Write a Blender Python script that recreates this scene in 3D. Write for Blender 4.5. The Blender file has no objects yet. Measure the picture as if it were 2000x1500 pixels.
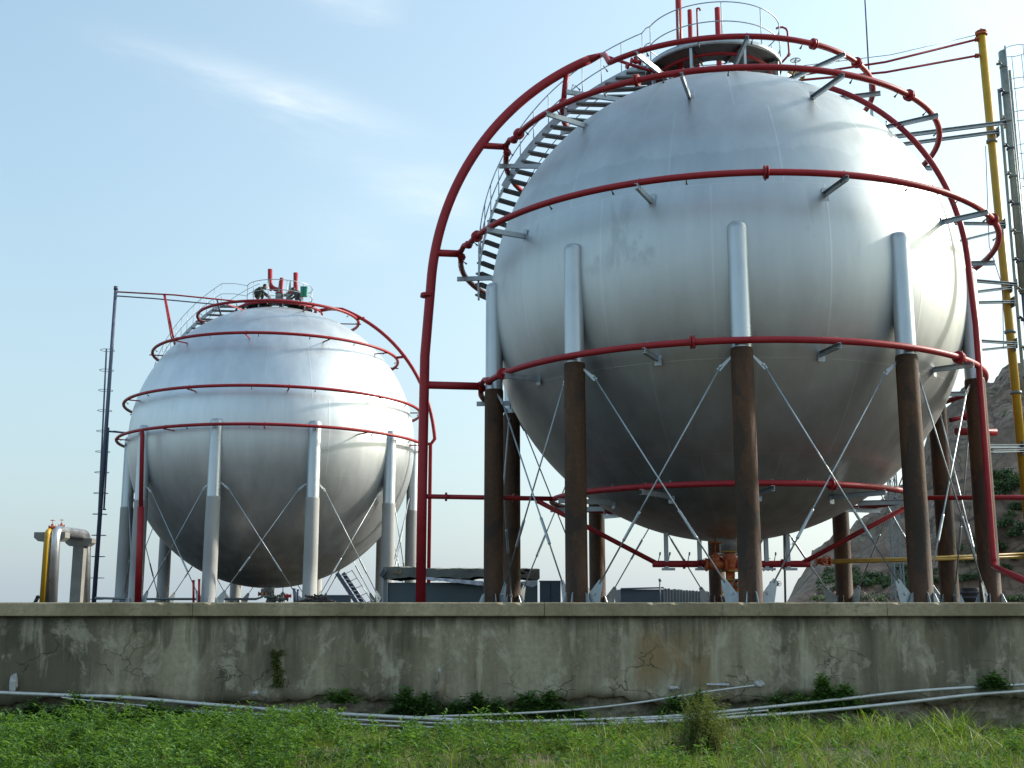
import bpy, math, random
import numpy as np
from mathutils import Vector, Matrix
random.seed(7); rng = np.random.default_rng(5)
sin, cos, pi, R = math.sin, math.cos, math.pi, math.radians
C = bpy.context.scene.collection
PITCH = R(10.68); F = 2270.0
FLOOR = -0.10; GROUND = -1.75

# ------------------------------------------------------------------ helpers
def at(px, py, Y):
    """world point seen at a photo pixel, standing at depth Y"""
    x, up, fw = (px-1000)/F, (750-py)/F, 1.0
    wy = fw*cos(PITCH)-up*sin(PITCH); wz = fw*sin(PITCH)+up*cos(PITCH)
    return Vector((x/wy*Y, Y, wz/wy*Y))

def V(*a): return Vector(a)

class MB:
    def __init__(s): s.v = []; s.f = []; s.sm = []
    def add(s, vs, fs, smooth=False):
        o = len(s.v); s.v += [tuple(v) for v in vs]
        for f in fs: s.f.append(tuple(i+o for i in f)); s.sm.append(smooth)
        return s
    def tube(s, pts, r, n=10, cap=True, closed=False):
        pts = [Vector(p) for p in pts]; m = len(pts)
        rs = r if isinstance(r, (list, tuple)) else [r]*m
        tans = []
        for i in range(m):
            a = pts[(i-1) % m] if (closed or i > 0) else pts[i]
            b = pts[(i+1) % m] if (closed or i < m-1) else pts[i]
            tans.append((b-a).normalized())
        t = tans[0]; ref = V(0,0,1) if abs(t.z) < .9 else V(1,0,0)
        u = (ref - t*ref.dot(t)).normalized()
        vs = []
        for i in range(m):
            t = tans[i]; u = (u - t*u.dot(t)).normalized(); w = t.cross(u)
            for k in range(n):
                a = 2*pi*k/n; vs.append(pts[i]+(u*cos(a)+w*sin(a))*rs[i])
        fs = []
        for i in range(m if closed else m-1):
            j = (i+1) % m
            for k in range(n):
                l = (k+1) % n; fs.append((i*n+k, i*n+l, j*n+l, j*n+k))
        s.add(vs, fs, True)
        if cap and not closed:
            o = len(s.v)-len(vs)
            s.f.append(tuple(o+k for k in reversed(range(n)))); s.sm.append(False)
            s.f.append(tuple(o+(m-1)*n+k for k in range(n))); s.sm.append(False)
        return s
    def box(s, lo, hi):
        x0,y0,z0 = lo; x1,y1,z1 = hi
        return s.add([(x0,y0,z0),(x1,y0,z0),(x1,y1,z0),(x0,y1,z0),(x0,y0,z1),(x1,y0,z1),(x1,y1,z1),(x0,y1,z1)],
              [(0,3,2,1),(4,5,6,7),(0,1,5,4),(1,2,6,5),(2,3,7,6),(3,0,4,7)])
    def beam(s, a, b, w, h, up=(0,0,1)):
        a, b = Vector(a), Vector(b); t = (b-a).normalized(); up = Vector(up)
        if abs(t.dot(up)) > .97: up = V(0,1,0)
        sd = t.cross(up).normalized(); u = sd.cross(t)
        vs = [p+sd*(i*w/2)+u*(j*h/2) for p in (a,b) for i,j in ((-1,-1),(1,-1),(1,1),(-1,1))]
        return s.add(vs, [(0,1,2,3),(7,6,5,4),(0,4,5,1),(1,5,6,2),(2,6,7,3),(3,7,4,0)])
    def channel(s, a, b, w, h, t=.008, up=(0,0,1)):
        """U section: web + two flanges"""
        a, b = Vector(a), Vector(b); d = (b-a).normalized(); up = Vector(up)
        sd = d.cross(up).normalized(); u = sd.cross(d)
        s.beam(a, b, t, h-2*t, up)
        for j in (-1, 1):
            o = u*(j*(h/2-t/2)) + sd*(w/2-t/2)
            s.beam(a+o, b+o, w, t, up)
        return s
    def lathe(s, prof, n=24, c=(0,0,0), smooth=True, axis='z'):
        vs = []
        for r, z in prof:
            for k in range(n):
                a = 2*pi*k/n
                p = (r*cos(a), r*sin(a), z) if axis == 'z' else ((r*cos(a), z, r*sin(a)) if axis == 'y' else (z, r*cos(a), r*sin(a)))
                vs.append((p[0]+c[0], p[1]+c[1], p[2]+c[2]))
        fs = [(i*n+k, i*n+(k+1) % n, (i+1)*n+(k+1) % n, (i+1)*n+k) for i in range(len(prof)-1) for k in range(n)]
        if axis == 'y': fs = [tuple(reversed(f)) for f in fs]
        return s.add(vs, fs, smooth)
    def prism(s, poly, d):
        """extrude a 3-D polygon by vector d"""
        poly = [Vector(p) for p in poly]; d = Vector(d); n = len(poly)
        vs = [p-d/2 for p in poly]+[p+d/2 for p in poly]
        return s.add(vs, [tuple(reversed(range(n))), tuple(range(n, 2*n))]+[(k,(k+1)%n,(k+1)%n+n,k+n) for k in range(n)])
    def mesh(s, name, m):
        me = bpy.data.meshes.new(name); me.from_pydata(s.v, [], s.f); me.update()
        me.polygons.foreach_set('use_smooth', s.sm)
        if m: me.materials.append(m)
        return me

def thing(name, label, cat, loc=(0,0,0), group=None):
    o = bpy.data.objects.new(name, None); C.objects.link(o); o.location = loc
    o.empty_display_size = .2
    o['label'] = label; o['category'] = cat
    if group: o['group'] = group
    return o
def part(name, mb, m, parent, rotz=0, label=None):
    """mesh built in world coordinates (or in axis coordinates for a tank)"""
    me = mb if isinstance(mb, bpy.types.Mesh) else mb.mesh(name, m)
    o = bpy.data.objects.new(name, me); C.objects.link(o); o.parent = parent
    if parent.parent is None and parent.type == 'EMPTY':
        o.location = (0,0,-parent.location.z) if parent.get('axis') else -parent.location
    o.rotation_euler.z = rotz
    if label: o['label'] = label
    return o
def single(name, mb, m, label, cat, group=None, kind=None, origin=(0,0,0)):
    for i, v in enumerate(mb.v): mb.v[i] = (v[0]-origin[0], v[1]-origin[1], v[2]-origin[2])
    o = bpy.data.objects.new(name, mb.mesh(name, m)); C.objects.link(o); o.location = origin
    if label: o['label'] = label
    if cat: o['category'] = cat
    if group: o['group'] = group
    if kind: o['kind'] = kind
    return o
def np_mesh(name, verts, faces, m, smooth=False):
    """faces: (n,k) array with k = 3 or 4"""
    me = bpy.data.meshes.new(name); n, k = faces.shape
    me.vertices.add(len(verts)); me.vertices.foreach_set('co', verts.astype(np.float32).ravel())
    me.loops.add(n*k); me.loops.foreach_set('vertex_index', faces.astype(np.int32).ravel())
    me.polygons.add(n); me.polygons.foreach_set('loop_start', np.arange(0, n*k, k, dtype=np.int32))
    me.polygons.foreach_set('loop_total', np.full(n, k, dtype=np.int32))
    if smooth: me.polygons.foreach_set('use_smooth', np.ones(n, dtype=bool))
    me.update(calc_edges=True); me.validate()
    if m: me.materials.append(m)
    return me

# ------------------------------------------------------------------ materials
def nodes(name):
    m = bpy.data.materials.new(name); m.use_nodes = True
    nt = m.node_tree; return m, nt, nt.nodes['Principled BSDF']
def N(nt, t, **k):
    n = nt.nodes.new(t)
    for a, b in k.items():
        if a in n.inputs: n.inputs[a].default_value = b
        else: setattr(n, a, b)
    return n
def ramp(nt, src, stops, interp='LINEAR'):
    n = nt.nodes.new('ShaderNodeValToRGB'); n.color_ramp.interpolation = interp
    e = n.color_ramp.elements
    while len(e) < len(stops): e.new(.5)
    for i, (p, c) in enumerate(stops):
        e[i].position = p; e[i].color = (c, c, c, 1) if isinstance(c, (int, float)) else (*c, 1)
    nt.links.new(src, n.inputs[0]); return n.outputs[0]
def noise(nt, scale, detail=4, rough=.55, vec=(1,1,1), loc=(0,0,0), coord='Object', dist=0):
    tc = nt.nodes.new('ShaderNodeTexCoord'); mp = nt.nodes.new('ShaderNodeMapping')
    mp.inputs['Scale'].default_value = vec; mp.inputs['Location'].default_value = loc
    nt.links.new(tc.outputs[coord], mp.inputs[0])
    n = nt.nodes.new('ShaderNodeTexNoise'); n.inputs['Scale'].default_value = scale
    n.inputs['Detail'].default_value = detail; n.inputs['Roughness'].default_value = rough
    n.inputs['Distortion'].default_value = dist
    nt.links.new(mp.outputs[0], n.inputs['Vector']); return n.outputs['Fac']
def mix(nt, fac, a, b, mode='MIX'):
    n = nt.nodes.new('ShaderNodeMix'); n.data_type = 'RGBA'; n.blend_type = mode
    for i, v in ((0, fac), (6, a), (7, b)):
        if isinstance(v, bpy.types.NodeSocket): nt.links.new(v, n.inputs[i])
        elif i == 0: n.inputs[0].default_value = v
        else: n.inputs[i].default_value = (*v, 1) if len(v) == 3 else v
    return n.outputs[2]
def math_(nt, op, a, b=0.0, clamp=False):
    n = nt.nodes.new('ShaderNodeMath'); n.operation = op; n.use_clamp = clamp
    for i, v in enumerate((a, b)):
        if isinstance(v, bpy.types.NodeSocket): nt.links.new(v, n.inputs[i])
        else: n.inputs[i].default_value = v
    return n.outputs[0]
def bump(nt, b, h, strength=.3, dist=.02):
    n = nt.nodes.new('ShaderNodeBump'); n.inputs['Strength'].default_value = strength
    n.inputs['Distance'].default_value = dist
    nt.links.new(h, n.inputs['Height']); nt.links.new(n.outputs[0], b.inputs['Normal'])

def simple(name, c1, c2, scale=3, rough=.5, metal=0, bmp=0, vec=(1,1,1), rr=.15, spec=None):
    m, nt, b = nodes(name)
    n = noise(nt, scale, 6, .6, vec)
    nt.links.new(ramp(nt, n, [(.3, c1), (.7, c2)]), b.inputs['Base Color'])
    nt.links.new(ramp(nt, n, [(.3, rough-rr/2), (.7, rough+rr/2)]), b.inputs['Roughness'])
    b.inputs['Metallic'].default_value = metal
    if spec is not None: b.inputs['Specular IOR Level'].default_value = spec
    if bmp: bump(nt, b, noise(nt, scale*6, 4), bmp)
    return m

def shell_material(name, dark_patch, seam_n, seam_z, base=(.575,.60,.60)):
    """aluminium paint over steel plates: faint plate seams, brushed roller marks, patches of repaint"""
    m, nt, b = nodes(name)
    tc = nt.nodes.new('ShaderNodeTexCoord'); sp = nt.nodes.new('ShaderNodeSeparateXYZ')
    nt.links.new(tc.outputs['Object'], sp.inputs[0])
    x, y, z = sp.outputs
    az = math_(nt, 'ARCTAN2', y, x)
    zz = math_(nt, 'DIVIDE', z, 6.15)
    lat = math_(nt, 'ARCSINE', math_(nt, 'MINIMUM', math_(nt, 'MAXIMUM', zz, -1), 1))
    # meridian seams, shifted from belt to belt
    belt = None; latline = None
    for i, zl in enumerate(seam_z):
        st = math_(nt, 'GREATER_THAN', lat, zl)
        belt = st if belt is None else math_(nt, 'ADD', belt, st)
        d = math_(nt, 'ABSOLUTE', math_(nt, 'SUBTRACT', lat, zl))
        latline = d if latline is None else math_(nt, 'MINIMUM', latline, d)
    ph = math_(nt, 'MULTIPLY', belt, 0.37)
    fr = math_(nt, 'FRACT', math_(nt, 'ADD', math_(nt, 'MULTIPLY', az, seam_n/(2*pi)), math_(nt, 'ADD', ph, 10.0)))
    dm = math_(nt, 'MULTIPLY', math_(nt, 'ABSOLUTE', math_(nt, 'SUBTRACT', fr, .5)), 2*pi/seam_n)
    dm = math_(nt, 'MULTIPLY', dm, math_(nt, 'COSINE', lat))
    ln = math_(nt, 'MINIMUM', dm, math_(nt, 'MULTIPLY', latline, 3.0))
    seam = ramp(nt, ln, [(0, 1), (.002, .6), (.005, 0)])
    big = noise(nt, .55, 5, .6, dist=.4)
    roll = noise(nt, 1.6, 6, .65, vec=(1,1,.16))
    brush = noise(nt, 9, 5, .7, vec=(.12,.12,1.5))
    col = mix(nt, ramp(nt, roll, [(.3, 0), (.75, 1)]), tuple(c*.86 for c in base), tuple(c*1.08 for c in base))
    col = mix(nt, ramp(nt, big, [(.35, .0), (.8, .25)]), col, (.42,.43,.42))
    # repainted / soiled patches with hard edges
    pn = noise(nt, 1.1, 7, .7, vec=(1,1,.5), loc=(3.1, 1.7, .4), dist=.8)
    if dark_patch > .5:
        vd = nt.nodes.new('ShaderNodeVectorMath'); vd.operation = 'DISTANCE'; nt.links.new(tc.outputs['Object'], vd.inputs[0]); vd.inputs[1].default_value = (-3.2, -5.1, -.1)
        pn = math_(nt, 'ADD', pn, ramp(nt, math_(nt, 'MULTIPLY', vd.outputs['Value'], .5), [(0, .13), (.9, 0)]))
    pm = ramp(nt, pn, [(.58, 0), (.66, .55), (.8, .75)])
    zone = ramp(nt, math_(nt, 'ABSOLUTE', math_(nt, 'SUBTRACT', z, .45)), [(0, 1), (.7, .8), (1.0, 0)])
    col = mix(nt, math_(nt, 'MULTIPLY', math_(nt, 'MULTIPLY', pm, zone), dark_patch), col, (.34,.36,.37))
    # uneven vertical runs, darker towards the bottom of the shell
    run = noise(nt, 2.2, 5, .6, vec=(1,1,.08), loc=(9,2,0))
    low = ramp(nt, math_(nt, 'ADD', math_(nt, 'MULTIPLY', zz, .5), .5), [(.05, 1), (.55, 0)])
    col = mix(nt, math_(nt, 'MULTIPLY', math_(nt, 'MULTIPLY', low, ramp(nt, run, [(.35, .2), (.7, 1)])), .55), col, (.30,.28,.26))
    if dark_patch > .5:
        edge = math_(nt, 'ADD', z, math_(nt, 'MULTIPLY', noise(nt, .8, 6, .65, loc=(1,6,2)), 1.3))
        band = math_(nt, 'MULTIPLY', ramp(nt, math_(nt, 'MULTIPLY', edge, .1), [(.12, 0), (.20, .4), (.288, 1), (.292, 0)]), .28)
        col = mix(nt, math_(nt, 'MULTIPLY', band, .8), col, (.30,.33,.34))
    col = mix(nt, math_(nt, 'MULTIPLY', seam, .34), col, (.72,.73,.73))
    nt.links.new(col, b.inputs['Base Color'])
    b.inputs['Metallic'].default_value = .86
    rr = math_(nt, 'ADD', ramp(nt, roll, [(.3, .42), (.7, .50)]), math_(nt, 'MULTIPLY', math_(nt, 'MULTIPLY', pm, zone), .12))
    nt.links.new(rr, b.inputs['Roughness'])
    h = math_(nt, 'ADD', math_(nt, 'MULTIPLY', seam, .6), math_(nt, 'ADD', math_(nt, 'MULTIPLY', brush, .12), math_(nt, 'MULTIPLY', big, 1.2)))
    bump(nt, b, h, .35, .012)
    return m

M = {}
M['shell_a'] = shell_material('aluminium_paint_stained', .51, 15, (-.80,-.42,.22,.62,1.0))
M['shell_b'] = shell_material('aluminium_paint_fresh', .12, 20, (-.80,-.30,.20,.60,1.0), (.74,.765,.775))
M['red'] = simple('red_pipe_paint', (.33,.018,.026), (.43,.034,.038), 1.6, .46, bmp=.05, spec=.3)
M['orange_red'] = simple('red_lead_valve_paint', (.45,.09,.03), (.55,.14,.04), 5, .5)
M['galv'] = simple('galvanised_steel', (.36,.40,.42), (.52,.56,.58), 6, .42, .55, vec=(1,1,.4))
M['galv_dark'] = simple('weathered_galvanised_steel', (.16,.18,.185), (.26,.29,.29), 5, .55, .3)
M['sleeve'] = simple('galvanised_column_sleeve', (.46,.49,.50), (.60,.63,.64), 3, .38, .65, vec=(1,1,.3))
M['thin'] = simple('dark_blue_steel', (.07,.09,.14), (.12,.14,.20), 5, .5, .1)
M['yellow'] = simple('yellow_pipe_paint', (.50,.27,.012), (.58,.34,.025), 3, .42)
M['yellow_dull'] = simple('dull_ochre_pipe_paint', (.40,.23,.03), (.55,.33,.06), 3, .5)
M['green_grey'] = simple('green_grey_pipe', (.22,.27,.24), (.34,.38,.34), 7, .5, .2)
M['conc_col'] = simple('pale_concrete_jacket', (.36,.35,.33), (.46,.45,.43), 2, .8, vec=(1,1,.35), bmp=.15)
M['conc'] = simple('grey_concrete', (.20,.19,.17), (.30,.29,.26), 2, .85, bmp=.3)
M['silver_pipe'] = simple('aluminium_clad_pipe', (.5,.51,.53), (.62,.63,.65), 2, .32, .8)
M['white_insul'] = simple('conduit_zinc', (.48,.47,.44), (.66,.65,.61), 8, .36, .45)
M['black'] = simple('black_rubber_and_soot', (.012,.012,.012), (.03,.03,.03), 5, .6)
M['green_box'] = simple('green_plastic', (.02,.25,.15), (.03,.32,.19), 4, .5)
M['skin'] = simple('skin', (.35,.2,.14), (.4,.24,.17), 4, .5)
M['cloth_green'] = simple('dull_green_work_clothes', (.05,.06,.045), (.09,.10,.07), 8, .9)
M['cloth_grey'] = simple('grey_work_clothes', (.09,.095,.10), (.14,.14,.15), 8, .9)
M['hair'] = simple('black_hair', (.01,.01,.01), (.02,.02,.02), 8, .6)
M['rubble'] = simple('dark_scrap', (.025,.022,.02), (.12,.10,.09), 9, .8, bmp=.5)
M['wood'] = simple('weathered_wood', (.16,.12,.08), (.30,.25,.18), 6, .85, bmp=.3)
M['tarp'] = simple('pale_tarpaulin', (.45,.46,.50), (.62,.62,.66), 4, .6, bmp=.4)

def brown_material():
    """rough fireproofing jacket, rust brown, with darker damp runs and scraped pale marks"""
    m, nt, b = nodes('brown_fireproofing')
    a = noise(nt, 1.7, 7, .65, vec=(1,1,.25)); c = noise(nt, 12, 5, .7)
    col = mix(nt, ramp(nt, a, [(.35, 0), (.7, 1)]), (.034,.016,.008), (.130,.056,.020))
    col = mix(nt, ramp(nt, c, [(.50, 0), (.80, .35)]), col, (.20,.095,.04))
    p_ = noise(nt, 1.1, 5, .6, vec=(1,1,.5), loc=(2,9,5), dist=.6)
    col = mix(nt, ramp(nt, p_, [(.52, 0), (.56, .65)]), col, (.028,.020,.014))
    sc = noise(nt, 3.5, 6, .8, vec=(1.5,1.5,.5), loc=(4,4,1))
    col = mix(nt, ramp(nt, sc, [(.70, 0), (.73, .75)]), col, (.36,.33,.29))
    nt.links.new(col, b.inputs['Base Color']); b.inputs['Roughness'].default_value = .78
    bump(nt, b, math_(nt, 'ADD', c, math_(nt, 'MULTIPLY', a, 2)), .5, .02)
    return m
M['brown'] = brown_material()

def wall_material():
    m, nt, b = nodes('stained_render')
    big = noise(nt, .5, 6, .6, vec=(1,1,1.4), dist=.3)
    streak = noise(nt, 2.6, 7, .66, vec=(1,1,.13), dist=.25)
    streak2 = noise(nt, .9, 5, .6, vec=(1,1,.12), loc=(5,1,2))
    fine = noise(nt, 14, 6, .7)
    blot = noise(nt, 2.3, 8, .72, vec=(1,1,.7), loc=(2,0,7), dist=.5)
    col = mix(nt, ramp(nt, streak, [(.30, 0), (.68, 1)]), (.215,.170,.100), (.47,.40,.275))
    col = mix(nt, ramp(nt, streak2, [(.42, 0), (.58, .85)]), col, (.10,.082,.05))
    col = mix(nt, ramp(nt, blot, [(.53, 0), (.60, .5), (.8, .75)]), col, (.56,.49,.37))
    col = mix(nt, ramp(nt, fine, [(.35, .3), (.6, 0)]), col, (.11,.10,.08))
    tc = nt.nodes.new('ShaderNodeTexCoord'); sp = nt.nodes.new('ShaderNodeSeparateXYZ')
    nt.links.new(tc.outputs['Object'], sp.inputs[0]); x, y, z = sp.outputs
    # rust-coloured seepage on one stretch
    gx = math_(nt, 'ABSOLUTE', math_(nt, 'SUBTRACT', x, 2.25)); gz = math_(nt, 'ABSOLUTE', math_(nt, 'ADD', z, .72))
    g = math_(nt, 'MAXIMUM', math_(nt, 'MULTIPLY', gx, 1.0), math_(nt, 'MULTIPLY', gz, 1.5))
    g = math_(nt, 'ADD', g, math_(nt, 'MULTIPLY', math_(nt, 'SUBTRACT', streak, .5), 1.6))
    col = mix(nt, ramp(nt, g, [(.15, .75), (.75, 0)]), col, (.30,.185,.075))
    # water stains run down from the coping to uneven lengths
    drip = noise(nt, 5.5, 5, .65, vec=(1,1,.05), loc=(3,0,9), dist=.1)
    reach = math_(nt, 'ADD', math_(nt, 'MULTIPLY', z, -.55), math_(nt, 'MULTIPLY', noise(nt, 1.4, 4, .6, vec=(1,1,.02), loc=(8,8,1)), 1.5))
    dm_ = math_(nt, 'MULTIPLY', ramp(nt, drip, [(.46, 0), (.60, 1)]), ramp(nt, reach, [(.95, .9), (1.25, .1)]))
    col = mix(nt, math_(nt, 'MULTIPLY', dm_, .75), col, (.085,.072,.045))
    lite = noise(nt, 4.0, 6, .6, vec=(1,1,.12), loc=(1,0,4), dist=.3)
    col = mix(nt, ramp(nt, lite, [(.58, 0), (.68, .5)]), col, (.54,.47,.34))
    # near-black band under the coping, fading downwards with an uneven edge
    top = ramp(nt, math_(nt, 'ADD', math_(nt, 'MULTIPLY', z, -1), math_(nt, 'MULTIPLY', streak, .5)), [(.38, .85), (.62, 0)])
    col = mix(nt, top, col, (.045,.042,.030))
    foot = ramp(nt, math_(nt, 'ADD', math_(nt, 'MULTIPLY', z, -1), math_(nt, 'MULTIPLY', blot, .4)), [(.0, 0), (1.25/1.6, 0)]) if False else None
    # cracks
    mp = nt.nodes.new('ShaderNodeMapping'); mp.inputs['Scale'].default_value = (.9,.9,1.3); nt.links.new(tc.outputs['Object'], mp.inputs[0])
    nz = nt.nodes.new('ShaderNodeTexNoise'); nz.inputs['Scale'].default_value = 3; nz.inputs['Detail'].default_value = 6; nt.links.new(mp.outputs[0], nz.inputs['Vector'])
    vm = nt.nodes.new('ShaderNodeMixRGB') if False else None
    ad = nt.nodes.new('ShaderNodeVectorMath'); ad.operation = 'ADD'
    sc = nt.nodes.new('ShaderNodeVectorMath'); sc.operation = 'SCALE'; sc.inputs['Scale'].default_value = .45
    nt.links.new(nz.outputs['Color'], sc.inputs[0]); nt.links.new(mp.outputs[0], ad.inputs[0]); nt.links.new(sc.outputs[0], ad.inputs[1])
    vo = nt.nodes.new('ShaderNodeTexVoronoi'); vo.feature = 'DISTANCE_TO_EDGE'; vo.inputs['Scale'].default_value = 2.3
    nt.links.new(ad.outputs[0], vo.inputs['Vector'])
    cr = ramp(nt, vo.outputs['Distance'], [(0, 1), (.010, .7), (.018, 0)])
    zlow = ramp(nt, math_(nt, 'MULTIPLY', z, -1), [(.35, .35), (1.0, 1)])
    cm = math_(nt, 'MULTIPLY', ramp(nt, noise(nt, 1.3, 3, .5, loc=(7,3,2)), [(.55, 0), (.66, .9)]), zlow)
    crack = math_(nt, 'MULTIPLY', cr, cm)
    col = mix(nt, math_(nt, 'MULTIPLY', crack, .85), col, (.03,.027,.02))
    nt.links.new(col, b.inputs['Base Color']); b.inputs['Roughness'].default_value = .9
    h = math_(nt, 'SUBTRACT', math_(nt, 'ADD', math_(nt, 'MULTIPLY', fine, .35), blot), math_(nt, 'MULTIPLY', crack, 1.5))
    bump(nt, b, h, .6, .02)
    return m
M['wall'] = wall_material()
def coping_material():
    m, nt, b = nodes('coping_concrete')
    s = noise(nt, 1.1, 6, .6, vec=(1,1,.3)); f = noise(nt, 16, 6, .7); k = noise(nt, 4, 6, .7, loc=(3,1,1))
    col = mix(nt, ramp(nt, s, [(.35,0),(.65,1)]), (.26,.20,.115), (.48,.385,.25))
    col = mix(nt, ramp(nt, k, [(.58, 0), (.66, .6)]), col, (.10,.09,.065))
    col = mix(nt, ramp(nt, f, [(.4,.3),(.6,0)]), col, (.13,.12,.09))
    nt.links.new(col, b.inputs['Base Color']); b.inputs['Roughness'].default_value = .9
    bump(nt, b, math_(nt, 'ADD', f, k), .5, .012); return m
M['coping'] = coping_material()
def stone_material(name, a, c, scale=2.2, moss=.35):
    m, nt, b = nodes(name)
    n1 = noise(nt, scale, 8, .65, dist=.4); n2 = noise(nt, scale*6, 6, .7); n3 = noise(nt, scale*.5, 4, .6, loc=(4,5,6))
    col = mix(nt, ramp(nt, n1, [(.3,0),(.7,1)]), a, c)
    col = mix(nt, ramp(nt, n2, [(.35,.6),(.6,0)]), col, tuple(v*.35 for v in a))
    col = mix(nt, ramp(nt, n3, [(.50,0),(.62,moss)]), col, (.045,.07,.025))
    nt.links.new(col, b.inputs['Base Color']); b.inputs['Roughness'].default_value = .92
    bump(nt, b, math_(nt, 'ADD', n1, math_(nt, 'MULTIPLY', n2, .5)), .8, .05); return m
M['footing'] = stone_material('rubble_footing', (.21,.165,.11), (.42,.35,.25))
M['rock'] = stone_material('quarried_rock', (.20,.125,.085), (.46,.34,.25), .30, .45)
def craggy(m):
    nt = m.node_tree; b = nt.nodes['Principled BSDF']; src = b.inputs['Base Color'].links[0].from_socket
    tc = nt.nodes.new('ShaderNodeTexCoord'); mp = nt.nodes.new('ShaderNodeMapping'); mp.inputs['Scale'].default_value = (1,.6,1.3); mp.inputs['Rotation'].default_value = (0,.5,0)
    nz = nt.nodes.new('ShaderNodeTexNoise'); nz.inputs['Scale'].default_value = .5; nz.inputs['Detail'].default_value = 6; nt.links.new(tc.outputs['Object'], nz.inputs['Vector'])
    sc = nt.nodes.new('ShaderNodeVectorMath'); sc.operation = 'SCALE'; sc.inputs['Scale'].default_value = 3.0; nt.links.new(nz.outputs['Color'], sc.inputs[0])
    ad = nt.nodes.new('ShaderNodeVectorMath'); nt.links.new(tc.outputs['Object'], ad.inputs[0]); nt.links.new(sc.outputs[0], ad.inputs[1]); nt.links.new(ad.outputs[0], mp.inputs[0])
    c = src
    for s_, w_ in ((.28,.05),(.8,.07)):
        vo = nt.nodes.new('ShaderNodeTexVoronoi'); vo.feature = 'DISTANCE_TO_EDGE'; vo.inputs['Scale'].default_value = s_; nt.links.new(mp.outputs[0], vo.inputs['Vector'])
        c = mix(nt, ramp(nt, vo.outputs['Distance'], [(0,.75),(w_,0)]), c, (.05,.038,.03))
    vc = nt.nodes.new('ShaderNodeTexVoronoi'); vc.inputs['Scale'].default_value = .5; nt.links.new(mp.outputs[0], vc.inputs['Vector'])
    sp = nt.nodes.new('ShaderNodeSeparateColor'); nt.links.new(vc.outputs['Color'], sp.inputs[0])
    c = mix(nt, ramp(nt, sp.outputs[0], [(.2,.5),(.8,0)]), c, (.17,.10,.07)); nt.links.new(c, b.inputs['Base Color'])
craggy(M['rock'])
M['soil'] = stone_material('soil', (.07,.05,.03), (.15,.11,.07), 1.5, .5)
M['floor'] = stone_material('terrace_concrete', (.03,.024,.019), (.06,.05,.042), .6, .1)
M['hut'] = simple('blue_grey_painted_sheet', (.085,.115,.125), (.12,.15,.16), .7, .7, bmp=.1)
M['hut_dark'] = simple('dark_blue_grey_sheet', (.06,.085,.11), (.08,.105,.13), 1, .6)
M['roofing'] = simple('dusty_roofing_felt', (.10,.10,.085), (.19,.185,.16), 2.5, .9, bmp=.5)
M['corr'] = simple('corrugated_sheet', (.20,.22,.23), (.42,.44,.46), 4, .5, .5, vec=(8,8,.3))

def leaf_material(name, a, c, trans=.35, dry=None):
    m, nt, b = nodes(name)
    g = nt.nodes.new('ShaderNodeNewGeometry')
    r = g.outputs['Random Per Island']
    n = noise(nt, .9, 3, .5)
    st = [(.0, a), (.75, c)]
    col = ramp(nt, r, st + ([(.93, c), (1, dry)] if dry else [(1, tuple(min(1, v*1.3) for v in c))]))
    col = mix(nt, ramp(nt, n, [(.35, .45), (.65, 0)]), col, tuple(v*.55 for v in a))
    nt.links.new(col, b.inputs['Base Color']); b.inputs['Roughness'].default_value = .55
    tr = nt.nodes.new('ShaderNodeBsdfTranslucent')
    tcol = mix(nt, 1, col, (1.3, 1.35, .5), 'MULTIPLY'); nt.links.new(tcol, tr.inputs[0])
    ms = nt.nodes.new('ShaderNodeMixShader'); ms.inputs[0].default_value = trans
    nt.links.new(b.outputs[0], ms.inputs[1]); nt.links.new(tr.outputs[0], ms.inputs[2])
    nt.links.new(ms.outputs[0], nt.nodes['Material Output'].inputs[0]); return m
M['grass'] = leaf_material('grass_blades', (.07,.12,.02), (.21,.30,.045), .4, (.30,.25,.11))
M['weed'] = leaf_material('feathery_weed_leaves', (.06,.14,.028), (.16,.28,.06), .4)
M['ivy'] = leaf_material('dark_creeper_leaves', (.04,.09,.022), (.11,.21,.05), .3)
M['bush'] = leaf_material('dry_bush_sprigs', (.10,.15,.05), (.26,.28,.10), .35, (.28,.22,.12))
M['scrub'] = leaf_material('hillside_scrub_leaves', (.05,.085,.035), (.10,.16,.06), .25)

# ------------------------------------------------------------------ shared shapes
def ringpts(r, z, n=96, a0=0, a1=360):
    full = abs(a1-a0-360) < 1e-6
    m = n if full else max(3, int(n*abs(a1-a0)/360))+1
    return [V(r*cos(R(a0+(a1-a0)*i/(m if full else m-1))), r*sin(R(a0+(a1-a0)*i/(m if full else m-1))), z) for i in range(m)]
def pol(az, r, z): return V(r*cos(R(az)), r*sin(R(az)), z)
def flange(mb, p, d, r, t=.05):
    p, d = Vector(p), Vector(d).normalized()
    mb.tube([p-d*t/2, p+d*t/2], r, 14)
def valve_mesh(s=1.0, m=None):
    """gate valve: body with two flanges, bonnet, stem"""
    mb = MB()
    mb.tube([(-.16*s,0,0),(-.08*s,0,0),(0,0,0),(.08*s,0,0),(.16*s,0,0)], [.06*s,.07*s,.10*s,.07*s,.06*s], 12)
    for x in (-.16, .16): flange(mb, (x*s,0,0), (1,0,0), .11*s, .03*s)
    mb.tube([(0,0,0),(0,0,.12*s),(0,0,.20*s)], [.08*s,.06*s,.03*s], 10)
    flange(mb, (0,0,.14*s), (0,0,1), .08*s, .03*s)
    mb.tube([(0,0,.2*s),(0,0,.42*s)], .013*s, 6)
    return mb.mesh('valve_body', m)
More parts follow.
